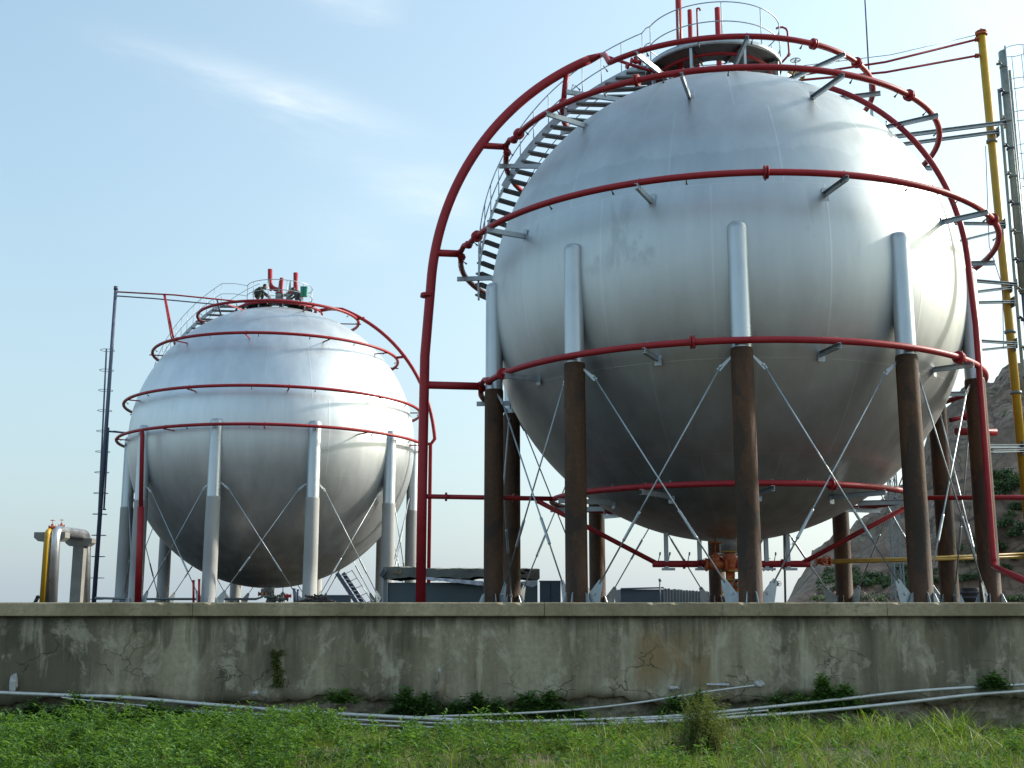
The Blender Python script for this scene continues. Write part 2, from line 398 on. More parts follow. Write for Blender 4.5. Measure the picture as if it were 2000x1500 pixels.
def wheel_mesh(s=1.0, m=None):
    mb = MB(); mb.tube([(.11*s*cos(2*pi*i/16), .11*s*sin(2*pi*i/16), .36*s) for i in range(16)], .012*s, 6, closed=True)
    for k in range(4): mb.tube([(0,0,.36*s), (.11*s*cos(k*pi/2), .11*s*sin(k*pi/2), .36*s)], .008*s, 5)
    return mb.mesh('handwheel', m)
def valve(loc, rot, s, m, label, group='gate valves on the pipework', cat='valve', wm=None):
    t = thing('gate_valve', label, cat, loc, group); t.rotation_euler = rot
    a = bpy.data.objects.new('valve_body', valve_mesh(s, m)); b = bpy.data.objects.new('handwheel', wheel_mesh(s, wm or m))
    for o in (a, b): C.objects.link(o); o.parent = t
    return t

# ------------------------------------------------------------------ the two spherical tanks
RS = 6.15
def make_tank(ctr, phase, P, label, shellm, colm, cr, jz, sleeve_top, sleeve_r, btop, glabel):
    t = thing('spherical_tank', label, 'storage tank', (ctr.x, ctr.y, FLOOR), glabel); t['axis'] = 1
    z0 = ctr.z
    # shell (a true sphere, object origin at its centre so the paint and seams follow it)
    prof = [(max(.001, RS*cos(R(-90+180*i/96))), RS*sin(R(-90+180*i/96))) for i in range(97)]
    me = MB().lathe(prof, 160).mesh('shell', shellm)
    sh = bpy.data.objects.new('shell', me); C.objects.link(sh); sh.parent = t; sh.location = (0,0,z0-FLOOR)
    # bottom nozzle and manway under the shell
    nz = MB(); nz.lathe([(.24,z0-RS+.08),(.24,z0-RS-.28),(.33,z0-RS-.28),(.33,z0-RS-.34),(.24,z0-RS-.34),(.22,z0-RS-.36),(.001,z0-RS-.36)], 20)
    part('manway', nz, M['shell_b'], t)
    # one column and its pieces at azimuth 0, then copies turned round the axis
    jac = MB().lathe([(cr*1.12,FLOOR),(cr*1.12,FLOOR+.12),(cr*1.04,FLOOR+.13),(cr*1.03,1.6),(cr,jz-.06),(cr*.96,jz),(sleeve_r,jz+.004)], 28, (P['rc'],0,0))
    slv = MB().lathe([(sleeve_r+.012,jz-.05),(sleeve_r,jz+.02),(sleeve_r,sleeve_top-.16),(sleeve_r*.94,sleeve_top-.07),(sleeve_r*.72,sleeve_top-.015),(.001,sleeve_top)], 28, (P['rc'],0,0))
    gus = MB()
    for a in (20, 90, 160, 200, 270, 340):
        d = V(cos(R(a)), sin(R(a)), 0); c0 = V(P['rc'],0,0)
        gus.prism([c0+d*cr*1.0+V(0,0,FLOOR+.04), c0+d*(cr+.16)+V(0,0,FLOOR+.04), c0+d*(cr+.05)+V(0,0,FLOOR+.30), c0+d*cr*1.0+V(0,0,FLOOR+.34)], d.cross(V(0,0,1))*.014)
    gus.lathe([(.001,FLOOR+.001),(cr+.2,FLOOR+.001),(cr+.2,FLOOR+.04),(cr,FLOOR+.042)], 24, (P['rc'],0,0), False)
    jm, sm_, gm = jac.mesh('column', colm), slv.mesh('sleeve', M['sleeve']), gus.mesh('base_plate', M['galv'])
    # braces of one bay
    p0, p1 = pol(0, P['rc'], 0), pol(36, P['rc'], 0); out = pol(18, 1, 0)
    dd = (p1-p0).normalized()
    def brace(sgn):
        a = (p0+dd*(cr+.02) if sgn > 0 else p1-dd*(cr+.02)) + V(0,0,btop)+out*(.03*sgn)
        b = (p1-dd*(cr+.10) if sgn > 0 else p0+dd*(cr+.10)) + V(0,0,.12)+out*(.03*sgn)
        d = (b-a); L = d.length; d.normalize()
        rod = MB().tube([a+d*.42, b-d*.34], .019, 8)
        tb = MB(); q0, q1 = a+d*L*.66, a+d*L*.76
        tb.tube([q0-d*.06, q0-d*.055, q0, q1, q1+d*.055, q1+d*.06], [.020,.036,.034,.034,.036,.020], 8)
        g1 = MB(); n = d.cross(out).normalized()*(1 if sgn > 0 else -1)
        s_ = dd*(1 if sgn > 0 else -1)
        g1.prism([a-s_*.04+V(0,0,.26), a-s_*.04-V(0,0,.12), a+d*.50-n*.05, a+d*.50+n*.05, a+d*.12+n*.13], out*.016)
        g1.tube([a+d*.40-out*.03, a+d*.40+out*.03], .03, 8)
        g2 = MB()
        g2.prism([b+s_*.07-V(0,0,.16), b-s_*.17-V(0,0,.16), b-d*.42+n*.05, b-d*.42-n*.05, b+s_*.07+V(0,0,.08)], out*.016)
        g2.tube([b-d*.10-out*.035, b-d*.10+out*.035], .04, 10)
        return [q.mesh(nm, M['galv']) for nm, q in (('brace_rod', rod), ('turnbuckle', tb), ('gusset_plate', g1), ('gusset_plate', g2))]
    B = [brace(1), brace(-1)]
    for k in range(10):
        rz_ = R(phase+36*k)
        c = part('column', jm, None, t, rz_)
        part('sleeve', sm_, None, c); part('base_plate', gm, None, c)
        for br in B:
            r_ = part('brace_rod', br[0], None, t, rz_)
            for nm, me in zip(('turnbuckle','gusset_plate','gusset_plate'), br[1:]): part(nm, me, None, r_)
    return t

CB = V(5.579, 30.122, 7.703); CS = V(-10.476, 50.835, 6.782)
tankA = make_tank(CB, 11.25, {'rc':6.15}, 'large near spherical tank of stained silver paint on brown columns', M['shell_a'], M['brown'], .237, 5.30, 8.08, .218, 5.30, 'spherical gas tanks behind the wall')
tankB = make_tank(CS, 8.25, {'rc':6.10}, 'smaller far spherical tank of clean silver paint on pale grey columns', M['shell_b'], M['conc_col'], .27, 4.05, 7.08, .255, 4.75, 'spherical gas tanks behind the wall')

# ------------------------------------------------------------------ red spray pipework
def nozzle_mesh(r, z, zc, m, ang=0):
    dz = zc-z; s = -1 if dz < 0 else 1
    mb = MB(); inward = V(-1,0,0)
    d = (inward*.8+V(0,0,-.6 if z > zc-1 else .6)).normalized()
    p = V(r,0,z); mb.tube([p, p+d*.13], .012, 6); mb.tube([p+d*.12, p+d*.19], [.016,.028], 7)
    return mb.mesh('nozzle', m)
def ring(root, zc, r, z, pr, nb, bph, nn, gaps=(), fl=(), nph=5, beam_h=.12, bm=None, over=.18):
    """one ring pipe with its nozzles and channel brackets; returns the ring"""
    mb = MB()
    if gaps:
        a0, a1 = gaps; mb.tube(ringpts(r, z, 110, a1, a0+360), pr, 10)
    else: mb.tube(ringpts(r, z, 110), pr, 10, closed=True)
    o = part('ring_pipe', mb, M['red'], root)
    nm = nozzle_mesh(r, z, zc, M['galv_dark'])
    for k in range(nn): part('nozzle', nm, None, o, R(nph+360*k/nn))
    for a in fl:
        f = MB(); p = pol(a, r, z); d = V(-sin(R(a)), cos(R(a)), 0)
        flange(f, p-d*.03, d, pr*1.9, .035); flange(f, p+d*.03, d, pr*1.9, .035); f.tube([p-d*.04, p+d*.04], pr*1.15, 12)
        part('flange', f, M['red'], o)
    ri = math.sqrt(max(.5, RS**2-(z-zc)**2)); zb = z-pr-beam_h/2
    rib = math.sqrt(max(.3, RS**2-(zb-zc)**2))
    b = MB(); b.channel((rib-.01,0,zb), (r+over,0,zb), .07 if beam_h > .1 else .04, beam_h, .009)
    if beam_h > .1: b.beam((rib+.012,0,zb-.16), (rib+.012,0,zb+.16), .16, .02, (1,0,0))
    b.tube([(r,-pr*1.25,zb+.05),(r,-pr*1.25,z),(r,0,z+pr*1.3),(r,pr*1.25,z),(r,pr*1.25,zb+.05)], .009, 5)
    bme = b.mesh('bracket', bm or M['galv'])
    for k in range(nb): part('bracket', bme, None, root, R(bph+360*k/nb))
    return o

spA = thing('spray_pipework', 'dark red water spray rings and thick riser round the near tank', 'pipework', (CB.x, CB.y, FLOOR), 'red water spray pipework of the tanks'); spA['axis'] = 1
zc = CB.z
ring(spA, zc, 4.2, 13.4, .072, 10, 235-36, 20, (186, 222), (295, 318), 3)
ring(spA, zc, 5.75, 11.85, .075, 10, 253, 24, (186, 196), (242, 312, 200), 8)
ring(spA, zc, 6.95, 8.9, .075, 10, 246, 26, (187, 196), (268, 326, 202), 5)
ring(spA, zc, 6.4, 5.42, .075, 10, 245.25, 24, (187, 196), (268-14, 314, 205), 9)
ring(spA, zc, 4.55, 2.6, .07, 10, 236, 18, None, (290,), 3)
# thick riser following the shell on the left
AL = 188
def arc(a_el0, a_el1, rr, n=40): return [pol(AL, rr*cos(R(a_el0+(a_el1-a_el0)*i/n)), zc+rr*sin(R(a_el0+(a_el1-a_el0)*i/n))) for i in range(n+1)]
m_ = MB(); m_.tube([pol(AL,7.9,FLOOR), pol(AL,7.9,3), pol(AL,7.88,6.2)]+arc(3, 63, 7.76), .125, 18)
e0 = arc(62.9, 63, 7.76)[-1]; e1 = arc(66, 67, 7.76)[0]
m_.tube([e0, e1], [.125, .07], 16)
rp = part('riser_pipe', m_, M['red'], spA)
f = MB(); flange(f, pol(AL,7.9,FLOOR+.02), (0,0,1), .19, .04); part('foot_plate', f, M['red'], rp)
f = MB(); flange(f, pol(AL,7.85,7.78), (0,0,1), .175, .05); flange(f, pol(AL,7.845,7.825), (0,0,1), .17, .05); part('flange', f, M['red'], rp)
# branches from the riser to each ring
for (zr, rr, zb, rad) in ((11.85,5.75,11.97,.085),(8.9,6.95,8.95,.095),(5.42,6.4,5.45,.10)):
    rs_ = 7.86 if zb < 7.7 else math.sqrt(7.76**2-(zb-zc)**2)
    rin = rr+.10
    b = MB(); b.tube([pol(AL,rs_,zb), pol(AL,rin,zb)], rad, 14); b.tube([pol(AL,rin,zb), pol(AL,rin-.12,zb)], rad*1.25, 14)
    part('branch_pipe', b, M['red'], rp)
    for s in (-1, 1):
        u = MB(); aa = AL+s*4.0 if s > 0 else AL-1
        p = pol(AL, rin-.04, zb); q = pol(196 if s > 0 else 187, rr, zr)
        u.tube([p, p*.5+q*.5+V(0,0,.10*s), q+V(0,0,.02*s), q], .07, 10); u.lathe([(.001,-.11),(.08,-.08),(.115,0),(.08,.08),(.001,.11)], 12, tuple(q))
        part('elbow', u, M['red'], rp)
b = MB(); b.tube([pol(AL,7.85,2.62), pol(AL,4.6,2.60)], .06, 12); flange(b, pol(AL,7.3,2.617), pol(AL,1,0), .11, .05); flange(b, pol(AL,5.6,2.61), pol(AL,1,0), .10, .04)
part('branch_pipe', b, M['red'], rp)
# top end: tee down to the top ring and a thin line on to the platform
b = MB(); q = pol(222,4.2,13.4); b.tube([e1, e1*.55+q*.45+V(0,0,.10), q, pol(224,4.2,13.4)], .07, 10)
p = arc(58, 59, 7.76)[0]; q = pol(186,4.2,13.4); b.tube([p, p*.4+q*.6+V(0,0,.1), q], .075, 10); b.lathe([(.001,-.12),(.09,-.09),(.13,0),(.09,.09),(.001,.12)], 12, tuple(q))
b.tube([e1, pol(200,2.2,14.25), pol(200,1.6,14.2)], .045, 10); flange(b, pol(199,2.6,14.28), pol(199,1,0), .09, .06)
part('branch_pipe', b, M['red'], rp)
# thin riser hugging the shell on the right, running off along the ground level
AR = 325
pts = [at(2060,1160,22.6)-V(CB.x,CB.y,0), pol(AR,6.42,.80), pol(AR,6.42,.95)]+[pol(AR,6.42,1+i*.6) for i in range(10)]
pts += [pol(AR, 6.36*cos(R(e)), zc+6.36*sin(R(e))) for e in range(0, 62, 2)]
b = MB(); b.tube(pts, .072, 12); part('down_pipe', b, M['red'], spA)
# lower feed: two slanting pipes to a header under the shell
hz = .98
b = MB(); b.tube([V(-2.0,-.2,hz), V(-1.85,-.2,hz), V(1.85,-.2,hz), V(2.0,-.2,hz)], .085, 12)
for x in (-1.2,-.4,.5,1.3): flange(b, (x,-.2,hz), (1,0,0), .125, .05)
b.tube([V(-.75,-.2,hz), V(-.6,-.2,hz), V(-.1,-.2,hz+.02), V(.45,-.2,hz), V(.6,-.2,hz)], [.08,.14,.15,.14,.08], 14)
hd = part('header_pipe', b, M['red'], spA)
b = MB(); b.tube([V(-1.9,-.2,hz+.02), pol(AL,5.0,2.55)], .062, 10); part('feed_pipe', b, M['red'], spA)
b = MB(); b.tube([V(1.8,-.2,hz+.02), pol(352,4.75,2.55)], .062, 10); part('feed_pipe', b, M['red'], spA)
for x in (-1.85,-1.6,-1.1,-.1,1.1):
    b = MB(); b.tube([V(x,-.2,hz+.07), V(x+.04,-.2,hz+.24)], .012, 6); b.tube([V(x+.04,-.2,hz+.22), V(x+.05,-.2,hz+.30)], .022, 6); part('nozzle', b, M['galv_dark'], hd)
for x, y in ((-1.6,-.2),(-.75,-.2),(.95,-.2),(1.5,-.2)):
    b = MB(); zt = zc-math.sqrt(RS**2-x*x-y*y); b.channel(V(x,y,hz-.14), V(x,y,zt+.05), .10, .12, .01, (0,1,0)); b.box((x-.16,y-.1,hz-.16),(x+.16,y+.1,hz-.10)); part('hanger', b, M['galv'], spA)
# stub and elbow behind on the right
b = MB(); b.tube([pol(8,6.45,4.55), pol(8,7.6,4.55)], .10, 12); b.tube([pol(8,6.3,4.85), pol(8,6.7,4.95)], .06, 10); b.lathe([(.001,-.12),(.1,-.08),(.13,0),(.1,.08),(.001,.12)], 12, tuple(pol(8,6.75,4.97)))
part('branch_pipe', b, M['red'], spA)
b = MB(); b.tube([pol(352,4.6,2.62), V(6.7,-1.6,2.55), V(9.5,-1.6,2.5)], .06, 10); part('branch_pipe', b, M['red'], spA)

spB = thing('spray_pipework', 'thin dark red water spray rings round the far tank', 'pipework', (CS.x, CS.y, FLOOR), 'red water spray pipework of the tanks'); spB['axis'] = 1
zs = CS.z
for (z, r, nb, ph) in ((12.48,3.55,6,245),(10.68,5.35,10,232),(8.33,6.4,10,214),(6.78,6.6,10,242.25)):
    ring(spB, zs, r, z, .065, nb, ph, 16, None, (), 3, .045, M['red'], .12)
b = MB(); b.tube([pol(355,6.95,FLOOR), pol(355,6.95,zs)]+[pol(355, (7.15-.35*e/66)*cos(R(e)), zs+(7.15-.35*e/66)*sin(R(e))) for e in range(2, 66, 3)]+[pol(355,2.3,12.98), pol(355,1.8,12.9)], .08, 12)
r2 = part('riser_pipe', b, M['red'], spB)
for (z, r) in ((8.33,6.4),(10.68,5.35),(12.48,3.55),(6.78,6.6)):
    b = MB(); b.tube([pol(355, math.sqrt((7.15-.30*math.degrees(math.asin((z-zs)/7.1))/66)**2-(z-zs)**2) if z>zs+.1 else 6.95, z+.05), pol(355, r, z)], .06, 8); part('branch_pipe', b, M['red'], r2)
b = MB(); b.tube([pol(230,6.62,6.75), at(278,850,CS.y-5.07)-V(CS.x,CS.y,0), at(275,990,CS.y-5.07)-V(CS.x,CS.y,0)], .085, 12)
b.tube([at(275,990,CS.y-5.07)-V(CS.x,CS.y,0), at(269,1180,CS.y-5.07)-V(CS.x,CS.y,0)], .13, 12)
part('down_pipe', b, M['red'], spB)

# ------------------------------------------------------------------ stairs up the left flank of each tank
def stair(ctr, label, zlist, outr, azo, azi, ntr, rail_h, sc=1.0, m=M['galv'], mt=M['galv_dark'], inr=6.22, joinp=None):
    t = thing('spiral_stair', label, 'stairs', (ctr.x, ctr.y, FLOOR), 'stairs curving up the tanks'); t['axis'] = 1
    z0c = ctr.z
    def path(f):
        z = zlist[0]+(zlist[1]-zlist[0])*f
        return z
    # equal steps along the arc
    e0, e1 = math.asin((zlist[0]-z0c)/outr), math.asin(min(.999,(zlist[1]-z0c)/outr))
    def O(f):
        e = e0+(e1-e0)*f; rr = outr + .40*f*f - .38*(1-f)**3
        return pol(azo, rr*cos(e), z0c+rr*sin(e))
    def I(f):
        z = O(f).z; rr = inr+.05+.35*f**3
        h = math.sqrt(max(.15, rr*rr-(z-z0c)**2)) if z-z0c < rr else .4
        return pol(azi, h, z)
    n = 50
    for fn in (O, I):
        s = MB()
        for i in range(n): s.beam(fn(i/n), fn((i+1)/n), .05*sc, .20*sc, (0,1,0) if i/n < .4 else (0,0,1))
        part('stringer', s, m, t)
    for i in range(ntr):
        f = (i+.5)/ntr; a, b_ = O(f), I(f); w = (b_-a).normalized()
        tr = MB(); side = w.cross(V(0,0,1)).normalized()
        tr.beam(a, b_, .23, .05); part('tread', tr, mt, t)
    up = [V(0,0,rail_h), V(0,0,rail_h*.52)]
    for j, h in enumerate(up):
        s = MB(); s.tube([O(i/40)+h for i in range(41)], .017*sc, 6); part('handrail', s, m, t)
    s = MB(); s.tube([I(i/40)+up[0] for i in range(41)], .015*sc, 6); part('handrail', s, m, t)
    for h in (rail_h, rail_h*.52):
        s = MB(); e = joinp+V(0,0,h-rail_h); a_ = O(1)+V(0,0,h); s.tube([a_, a_*.5+e*.5+V(0,0,.05), e], .016*sc, 6); part('handrail', s, m, t)
    for i in range(15):
        s = MB(); p = O(i/14); s.tube([p, p+up[0]], .014*sc, 6); part('baluster', s, m, t)
    return t
stair(CB, 'long curved grating stair hugging the left flank of the near tank', (8.25, 14.42), 6.96, 172, 162, 27, 1.0, joinp=pol(196, 1.85, 15.6))
stair(CS, 'faint thin stair and handrail on the upper left flank of the far tank', (9.2, 12.95), 6.7, 172, 160, 18, 1.0, .8, joinp=pol(196, 1.44, 14.0))

# ------------------------------------------------------------------ top platforms
def platform(ctr, label, z, r, inner, rz_, nb, legs, gap, m=M['galv']):
    t = thing('top_platform', label, 'platform', (ctr.x, ctr.y, FLOOR), 'round platforms on top of the tanks'); t['axis'] = 1
    d = MB().lathe([(inner,z-.03),(r,z-.03),(r,z),(inner,z),(inner,z-.03)], 64, smooth=False); part('deck', d, M['galv_dark'], t)
    k_ = MB().lathe([(r+.002,z-.09),(r+.014,z-.09),(r+.014,z+.05),(r+.002,z+.05),(r+.002,z-.09)], 64); part('edge_band', k_, m, t)
    for k in range(legs):
        a = 360*k/legs+263-22; rr = r-.06; zb = ctr.z+math.sqrt(RS**2-rr*rr)-.02
        b = MB(); b.channel(pol(a,rr,zb), pol(a,rr,z-.032), .07, .08, .009, pol(a,1,0)); part('support_post', b, m, t)
        b = MB(); b.channel(pol(a,inner,z-.08), pol(a,r-.11,z-.08), .05, .09, .008); part('floor_beam', b, M['galv_dark'], t)
    for h in (rz_, (z+rz_)/2):
        s = MB(); s.tube([pol(gap+18+(324)*i/60, r-.01, h) for i in range(61)], .017, 6); part('handrail', s, m, t)
    for i in range(nb):
        a = gap+18+324*i/(nb-1); s = MB(); s.tube([pol(a,r-.01,z), pol(a,r-.01,rz_)], .015, 6); part('baluster', s, m, t)
    return t
pA = platform(CB, 'round galvanised platform with hoop railing on top of the near tank', 14.5, 1.86, .75, 15.6, 10, 8, 178)
# red drench ring under the near platform deck
b = MB(); b.tube(ringpts(1.55, 14.28, 48), .05, 8, closed=True); b.tube(ringpts(1.35, 13.95, 48), .06, 8, closed=True)
for k in range(10): b.tube([pol(36*k,1.35,13.95), pol(36*k,1.35,13.7)], .045, 8)
part('drench_ring', b, M['red'], spA)
pB = platform(CS, 'small round platform with thin railing on top of the far tank', 13.08, 1.45, .5, 14.0, 11, 8, 178)
# drape on the front edge of the far platform: red toe ring
b = MB(); b.tube(ringpts(1.62, 13.0, 48), .07, 8, closed=True); b.tube(ringpts(1.9, 12.85, 48), .05, 8, closed=True); part('drench_ring', b, M['red'], spB)

# ------------------------------------------------------------------ vent pipes on top
def vent(ctr, pts, r, label, grp, m=M['red'], fz=None):
    pts = [Vector(p) for p in pts]; t = thing('vent_pipe', label, 'pipe', tuple(pts[0]), grp)
    b = MB(); b.tube(pts, r, 14); part('stack', b, m, t)
    f = MB(); d = (pts[1]-pts[0]).normalized(); flange(f, pts[0]+d*.3, d, r*1.5, .04); flange(f, pts[0]+d*.338, d, r*1.42, .04); part('flange', f, m, t)
    return t
g = 'red vent pipes on top of the near tank'
base = V(CB.x, CB.y, 13.9)
for px, py, dY, r_, lb in ((1325,2,-.6,.085,'tallest red vent pipe left of the others on the near tank'),
                        (1347,20,-.3,.065,'short thick red vent pipe second from left on the near tank'),
                        (1401,16,.1,.08,'red vent pipe rising right of the hooked pipe on the near tank')):
    Y = CB.y+dY; p1 = at(px, py, Y); p1 = V(p1.x, Y, p1.z + (.5 if py < 5 else 0)); p0 = V(p1.x, Y, CB.z+math.sqrt(max(1,RS**2-(p1.x-CB.x)**2-dY**2))-.03)
    vent(CB, [p0, p1*.5+p0*.5, p1], r_, lb, g)
Y = CB.y-.2; p1 = at(1361,16,Y); p0 = V(p1.x, Y, 13.85)
vent(CB, [p0, p1-V(0,0,.06), p1-V(0,0,.02), p1+V(.05,0,0), p1+V(.08,0,-.02), p1+V(.09,0,-.07)], .026, 'thin red pipe with a hooked top between the vent pipes of the near tank', g)
Y = CB.y+.9; q = [at(1527,122,Y), at(1540,108,Y), at(1541,100,Y), at(1538,62,Y), at(1535,56,Y), at(1528,53,Y), at(1519,54,Y), at(1516,56,Y)]
vent(CB, q, .03, 'thin red pipe bent like a hook at the right rail of the near platform', g)
g = 'vent pipes on top of the far tank'; Y = CS.y
ft = CS.z+RS
vent(CS, [at(549,592,Y)-V(0,0,.2), at(549,570,Y), at(550,543,Y)], .085, 'straight middle red vent pipe on the far tank', g)
vent(CS, [at(543,566,Y), at(536,564,Y), at(530,560,Y), at(527.5,553,Y), at(527.5,526,Y)], .105, 'left red vent pipe with a bent foot on the far tank', g)
vent(CS, [at(566,570,Y), at(574,569,Y), at(577,565,Y), at(577.5,558,Y), at(577.5,533,Y)], .105, 'right red vent pipe with a bent foot on the far tank', g)
for px, top, lb in ((544,548,'relief valve with spring bonnet left of the middle vent pipe'), (565,549,'relief valve with spring bonnet right of the middle vent pipe')):
    a = at(px, 596, Y); b_ = at(px, top, Y); t = thing('relief_valve', lb, 'valve', tuple(a), 'relief valves on top of the far tank')
    L = (b_-a).length; b = MB()
    b.tube([a, a+V(0,0,.2*L), a+V(0,0,.25*L), a+V(0,0,.45*L), a+V(0,0,.62*L), a+V(0,0,L)], [.07,.07,.16,.15,.06,.02], 12); part('valve_body', b, M['green_grey'], t)
    for q_ in (.16,.48): part('flange', MB().tube([a+V(0,0,q_*L-.025), a+V(0,0,q_*L+.025)], .17, 14), M['red'], t)
    b = MB(); b.tube([a+V(-.02,0,.42*L), a+V(-.25 if px > 550 else .2,0,.42*L)], .07, 10); part('outlet', b, M['green_grey'], t)
valve(tuple(at(1555,146,CB.y-.2)), (0,0,.2), 1.2, M['yellow_dull'], 'small brass coloured gate valve with handwheel on top of the near tank', wm=M['galv_dark'])
valve(tuple(at(1242,120,CB.y-1.0)), (0,0,.3), .8, M['red'], 'small red gate valve left of the near tank platform', wm=M['galv_dark'])

# green box beside the workers
p = at(593,580,Y-1.2); t = thing('equipment_box', 'upright green plastic box on the far tank platform rail', 'box', tuple(p))
b = MB(); b.box((p.x-.13,p.y-.12,p.z+.02),(p.x+.15,p.y+.12,p.z+.42)); part('case', b, M['green_box'], t)
b = MB(); b.box((p.x-.14,p.y-.13,p.z+.42),(p.x+.16,p.y+.13,p.z+.45)); part('lid', b, M['green_box'], t)
b = MB(); b.box((p.x+.0,p.y-.128,p.z+.05),(p.x+.012,p.y-.121,p.z+.40)); part('seam', b, M['black'], t)

# ------------------------------------------------------------------ workers (crouching, small in the picture)
def person(label, joints, edges, radii, loc, cm, flip=1, extras=None):
    me = bpy.data.meshes.new('person'); me.from_pydata([(x*flip, y, z) for x, y, z in joints], edges, []); me.update()
    o = bpy.data.objects.new('person', me); C.objects.link(o); o.location = loc
    o['label'] = label; o['category'] = 'person'
    me.materials.append(cm)
    s = o.modifiers.new('skin', 'SKIN'); s.use_smooth_shade = True
    for i, r_ in enumerate(radii): me.skin_vertices[0].data[i].radius = (r_, r_)
    me.skin_vertices[0].data[0].use_root = True
    sb = o.modifiers.new('sub', 'SUBSURF'); sb.levels = 1; sb.render_levels = 2
    hj = joints[extras['head']]
    h = MB(); h.lathe([(.001,-.12),(.055,-.105),(.078,-.05),(.085,.01),(.08,.06),(.05,.105),(.001,.12)], 14, (hj[0]*flip,hj[1],hj[2]))
    h.tube([(hj[0]*flip+.07*flip,hj[1],hj[2]-.0),(hj[0]*flip+.10*flip,hj[1],hj[2]-.02)], [.018,.012], 6)
    for s_ in (-1,1): h.tube([(hj[0]*flip,hj[1]+s_*.075,hj[2]),(hj[0]*flip,hj[1]+s_*.09,hj[2]+.01)], .02, 6)
    part('head', h, M['skin'], o)
    k = MB(); k.lathe([(.09,.0),(.094,.04),(.088,.085),(.055,.125),(.001,.135)], 14, (hj[0]*flip-.012*flip,hj[1],hj[2])); part('hair', k, M['hair'], o)
    for hi in extras['hands']:
        q = Vector(joints[hi]); q.x *= flip; e = Vector(joints[hi-1]); e.x *= flip; d = (q-e).normalized(); sd = d.cross(V(0,0,1)).normalized()
        hb = MB(); hb.tube([q, q+d*.05, q+d*.09], [.032,.042,.038], 8)
        for kk in range(4): hb.tube([q+d*.08+sd*(.03-.02*kk), q+d*(.13+.01*(kk in (1,2)))+sd*(.032-.021*kk), q+d*(.15+.015*(kk in (1,2)))+sd*(.03-.02*kk)-V(0,0,.03)], [.010,.009,.007], 6)
        hb.tube([q+d*.02+sd*.035, q+d*.07+sd*.065-V(0,0,.02)], [.012,.009], 6)
        part('hand', hb, M['skin'], o)
    return o
J = [(0,0,.30),(.03,0,.47),(.20,0,.62),(.31,0,.66),(.37,0,.69),(.43,0,.72),
     (.22,.17,.62),(.38,.20,.42),(.58,.16,.26),(.22,-.17,.62),(.40,-.20,.44),(.60,-.15,.30),
     (.05,.12,.28),(.34,.16,.46),(.22,.15,.06),(.36,.15,.03),(.05,-.12,.28),(.30,-.17,.50),(.15,-.15,.06),(.30,-.15,.03)]
E_ = [(0,1),(1,2),(2,3),(3,4),(4,5),(2,6),(6,7),(7,8),(2,9),(9,10),(10,11),(0,12),(12,13),(13,14),(14,15),(0,16),(16,17),(17,18),(18,19)]
Rr = [.15,.15,.15,.07,.055,.05,.07,.05,.035,.07,.05,.035,.11,.075,.05,.045,.11,.075,.05,.045]
p = at(500,590,Y-.9)
person('worker in dark clothes crouching and reaching down at the left of the far tank top', J, E_, Rr, (p.x-.05, p.y, 13.09), M['cloth_green'], 1, {'head':5, 'hands':(8,11)})
J2 = [(x*.9, y, z*.86) for x, y, z in J]
person('worker in grey clothes crouching beside the green box on the far tank', J2, E_, Rr, (at(588,590,Y-.7).x, Y-.7, 13.09), M['cloth_grey'], -1, {'head':5, 'hands':(8,11)})

# ------------------------------------------------------------------ ladders, masts and poles
def cage_ladder(name, label, cat, a, b, offx, dia, hoops, m, gr=None, nr=None, w=.45, straps=5, rail=.028):
    """ladder from foot a to head b; cage centred at offx from the rails"""
    a, b = Vector(a), Vector(b); t = thing(name, label, cat, tuple(a), gr)
    ax = (b-a).normalized(); L = (b-a).length
    for s in (-1, 1):
        q = MB(); o = V(0, s*w/2, 0); q.tube([a+o, b+o], rail, 8); part('rail', q, m, t)
    n = nr or int(L/.32)
    for i in range(n):
        p = a+ax*(L*(i+.5)/n); q = MB(); q.tube([p-V(0,w/2,0), p+V(0,w/2,0)], .013, 6); part('rung', q, m, t)
    c = V(offx, 0, 0)
    for h in hoops:
        p = a+ax*h+c; q = MB(); q.tube([p+V(dia/2*cos(2*pi*k/20), dia/2*sin(2*pi*k/20), 0) for k in range(20)], .012, 6, closed=True); part('cage_hoop', q, m, t)
    for k in range(straps):
        ang = pi+(-80+160*(k+.5*(straps<2))/max(1,straps-1))*pi/180 if offx < 0 else (-80+160*k/max(1,straps-1))*pi/180
        o = c+V(dia/2*cos(ang), dia/2*sin(ang), 0)
        q = MB(); q.beam(a+ax*hoops[0]+o, a+ax*hoops[-1]+o, .02, .006); part('cage_strap', q, m, t)
    return t
# far-left caged ladder with its post
YL = 50
a = at(184,1185,YL); b = at(208,682,YL); L = (b-a).length
cage_ladder('caged_ladder', 'thin dark caged ladder standing left of the far tank', 'ladder', a, b, .05, .60, [.3+ i*(L-.35)/12 for i in range(13)], M['thin'], w=.06, nr=13, straps=1)
t = thing('mast', 'tall thin dark mast beside the caged ladder left of the far tank', 'mast', tuple(at(183,1180,YL-.3)))
p0, p1 = at(183,1180,YL-.3), at(226.5,562,YL-.3)
b = MB(); b.tube([p0, p1], [.10,.075], 10); part('pole', b, M['thin'], t)
b = MB(); b.tube([p1-V(0,0,.1), p1+V(0,0,.06)], .1, 8); part('cap', b, M['thin'], t)
b = MB(); b.tube([at(212,835,YL-.3), at(203,995,YL-.3)], .04, 8); b.tube([at(206,842,YL-.3), at(214,842,YL-.3)], .03, 6); b.tube([at(201,995,YL-.3), at(207,995,YL-.3)], .03, 6); part('drop_pipe', b, M['thin'], t)
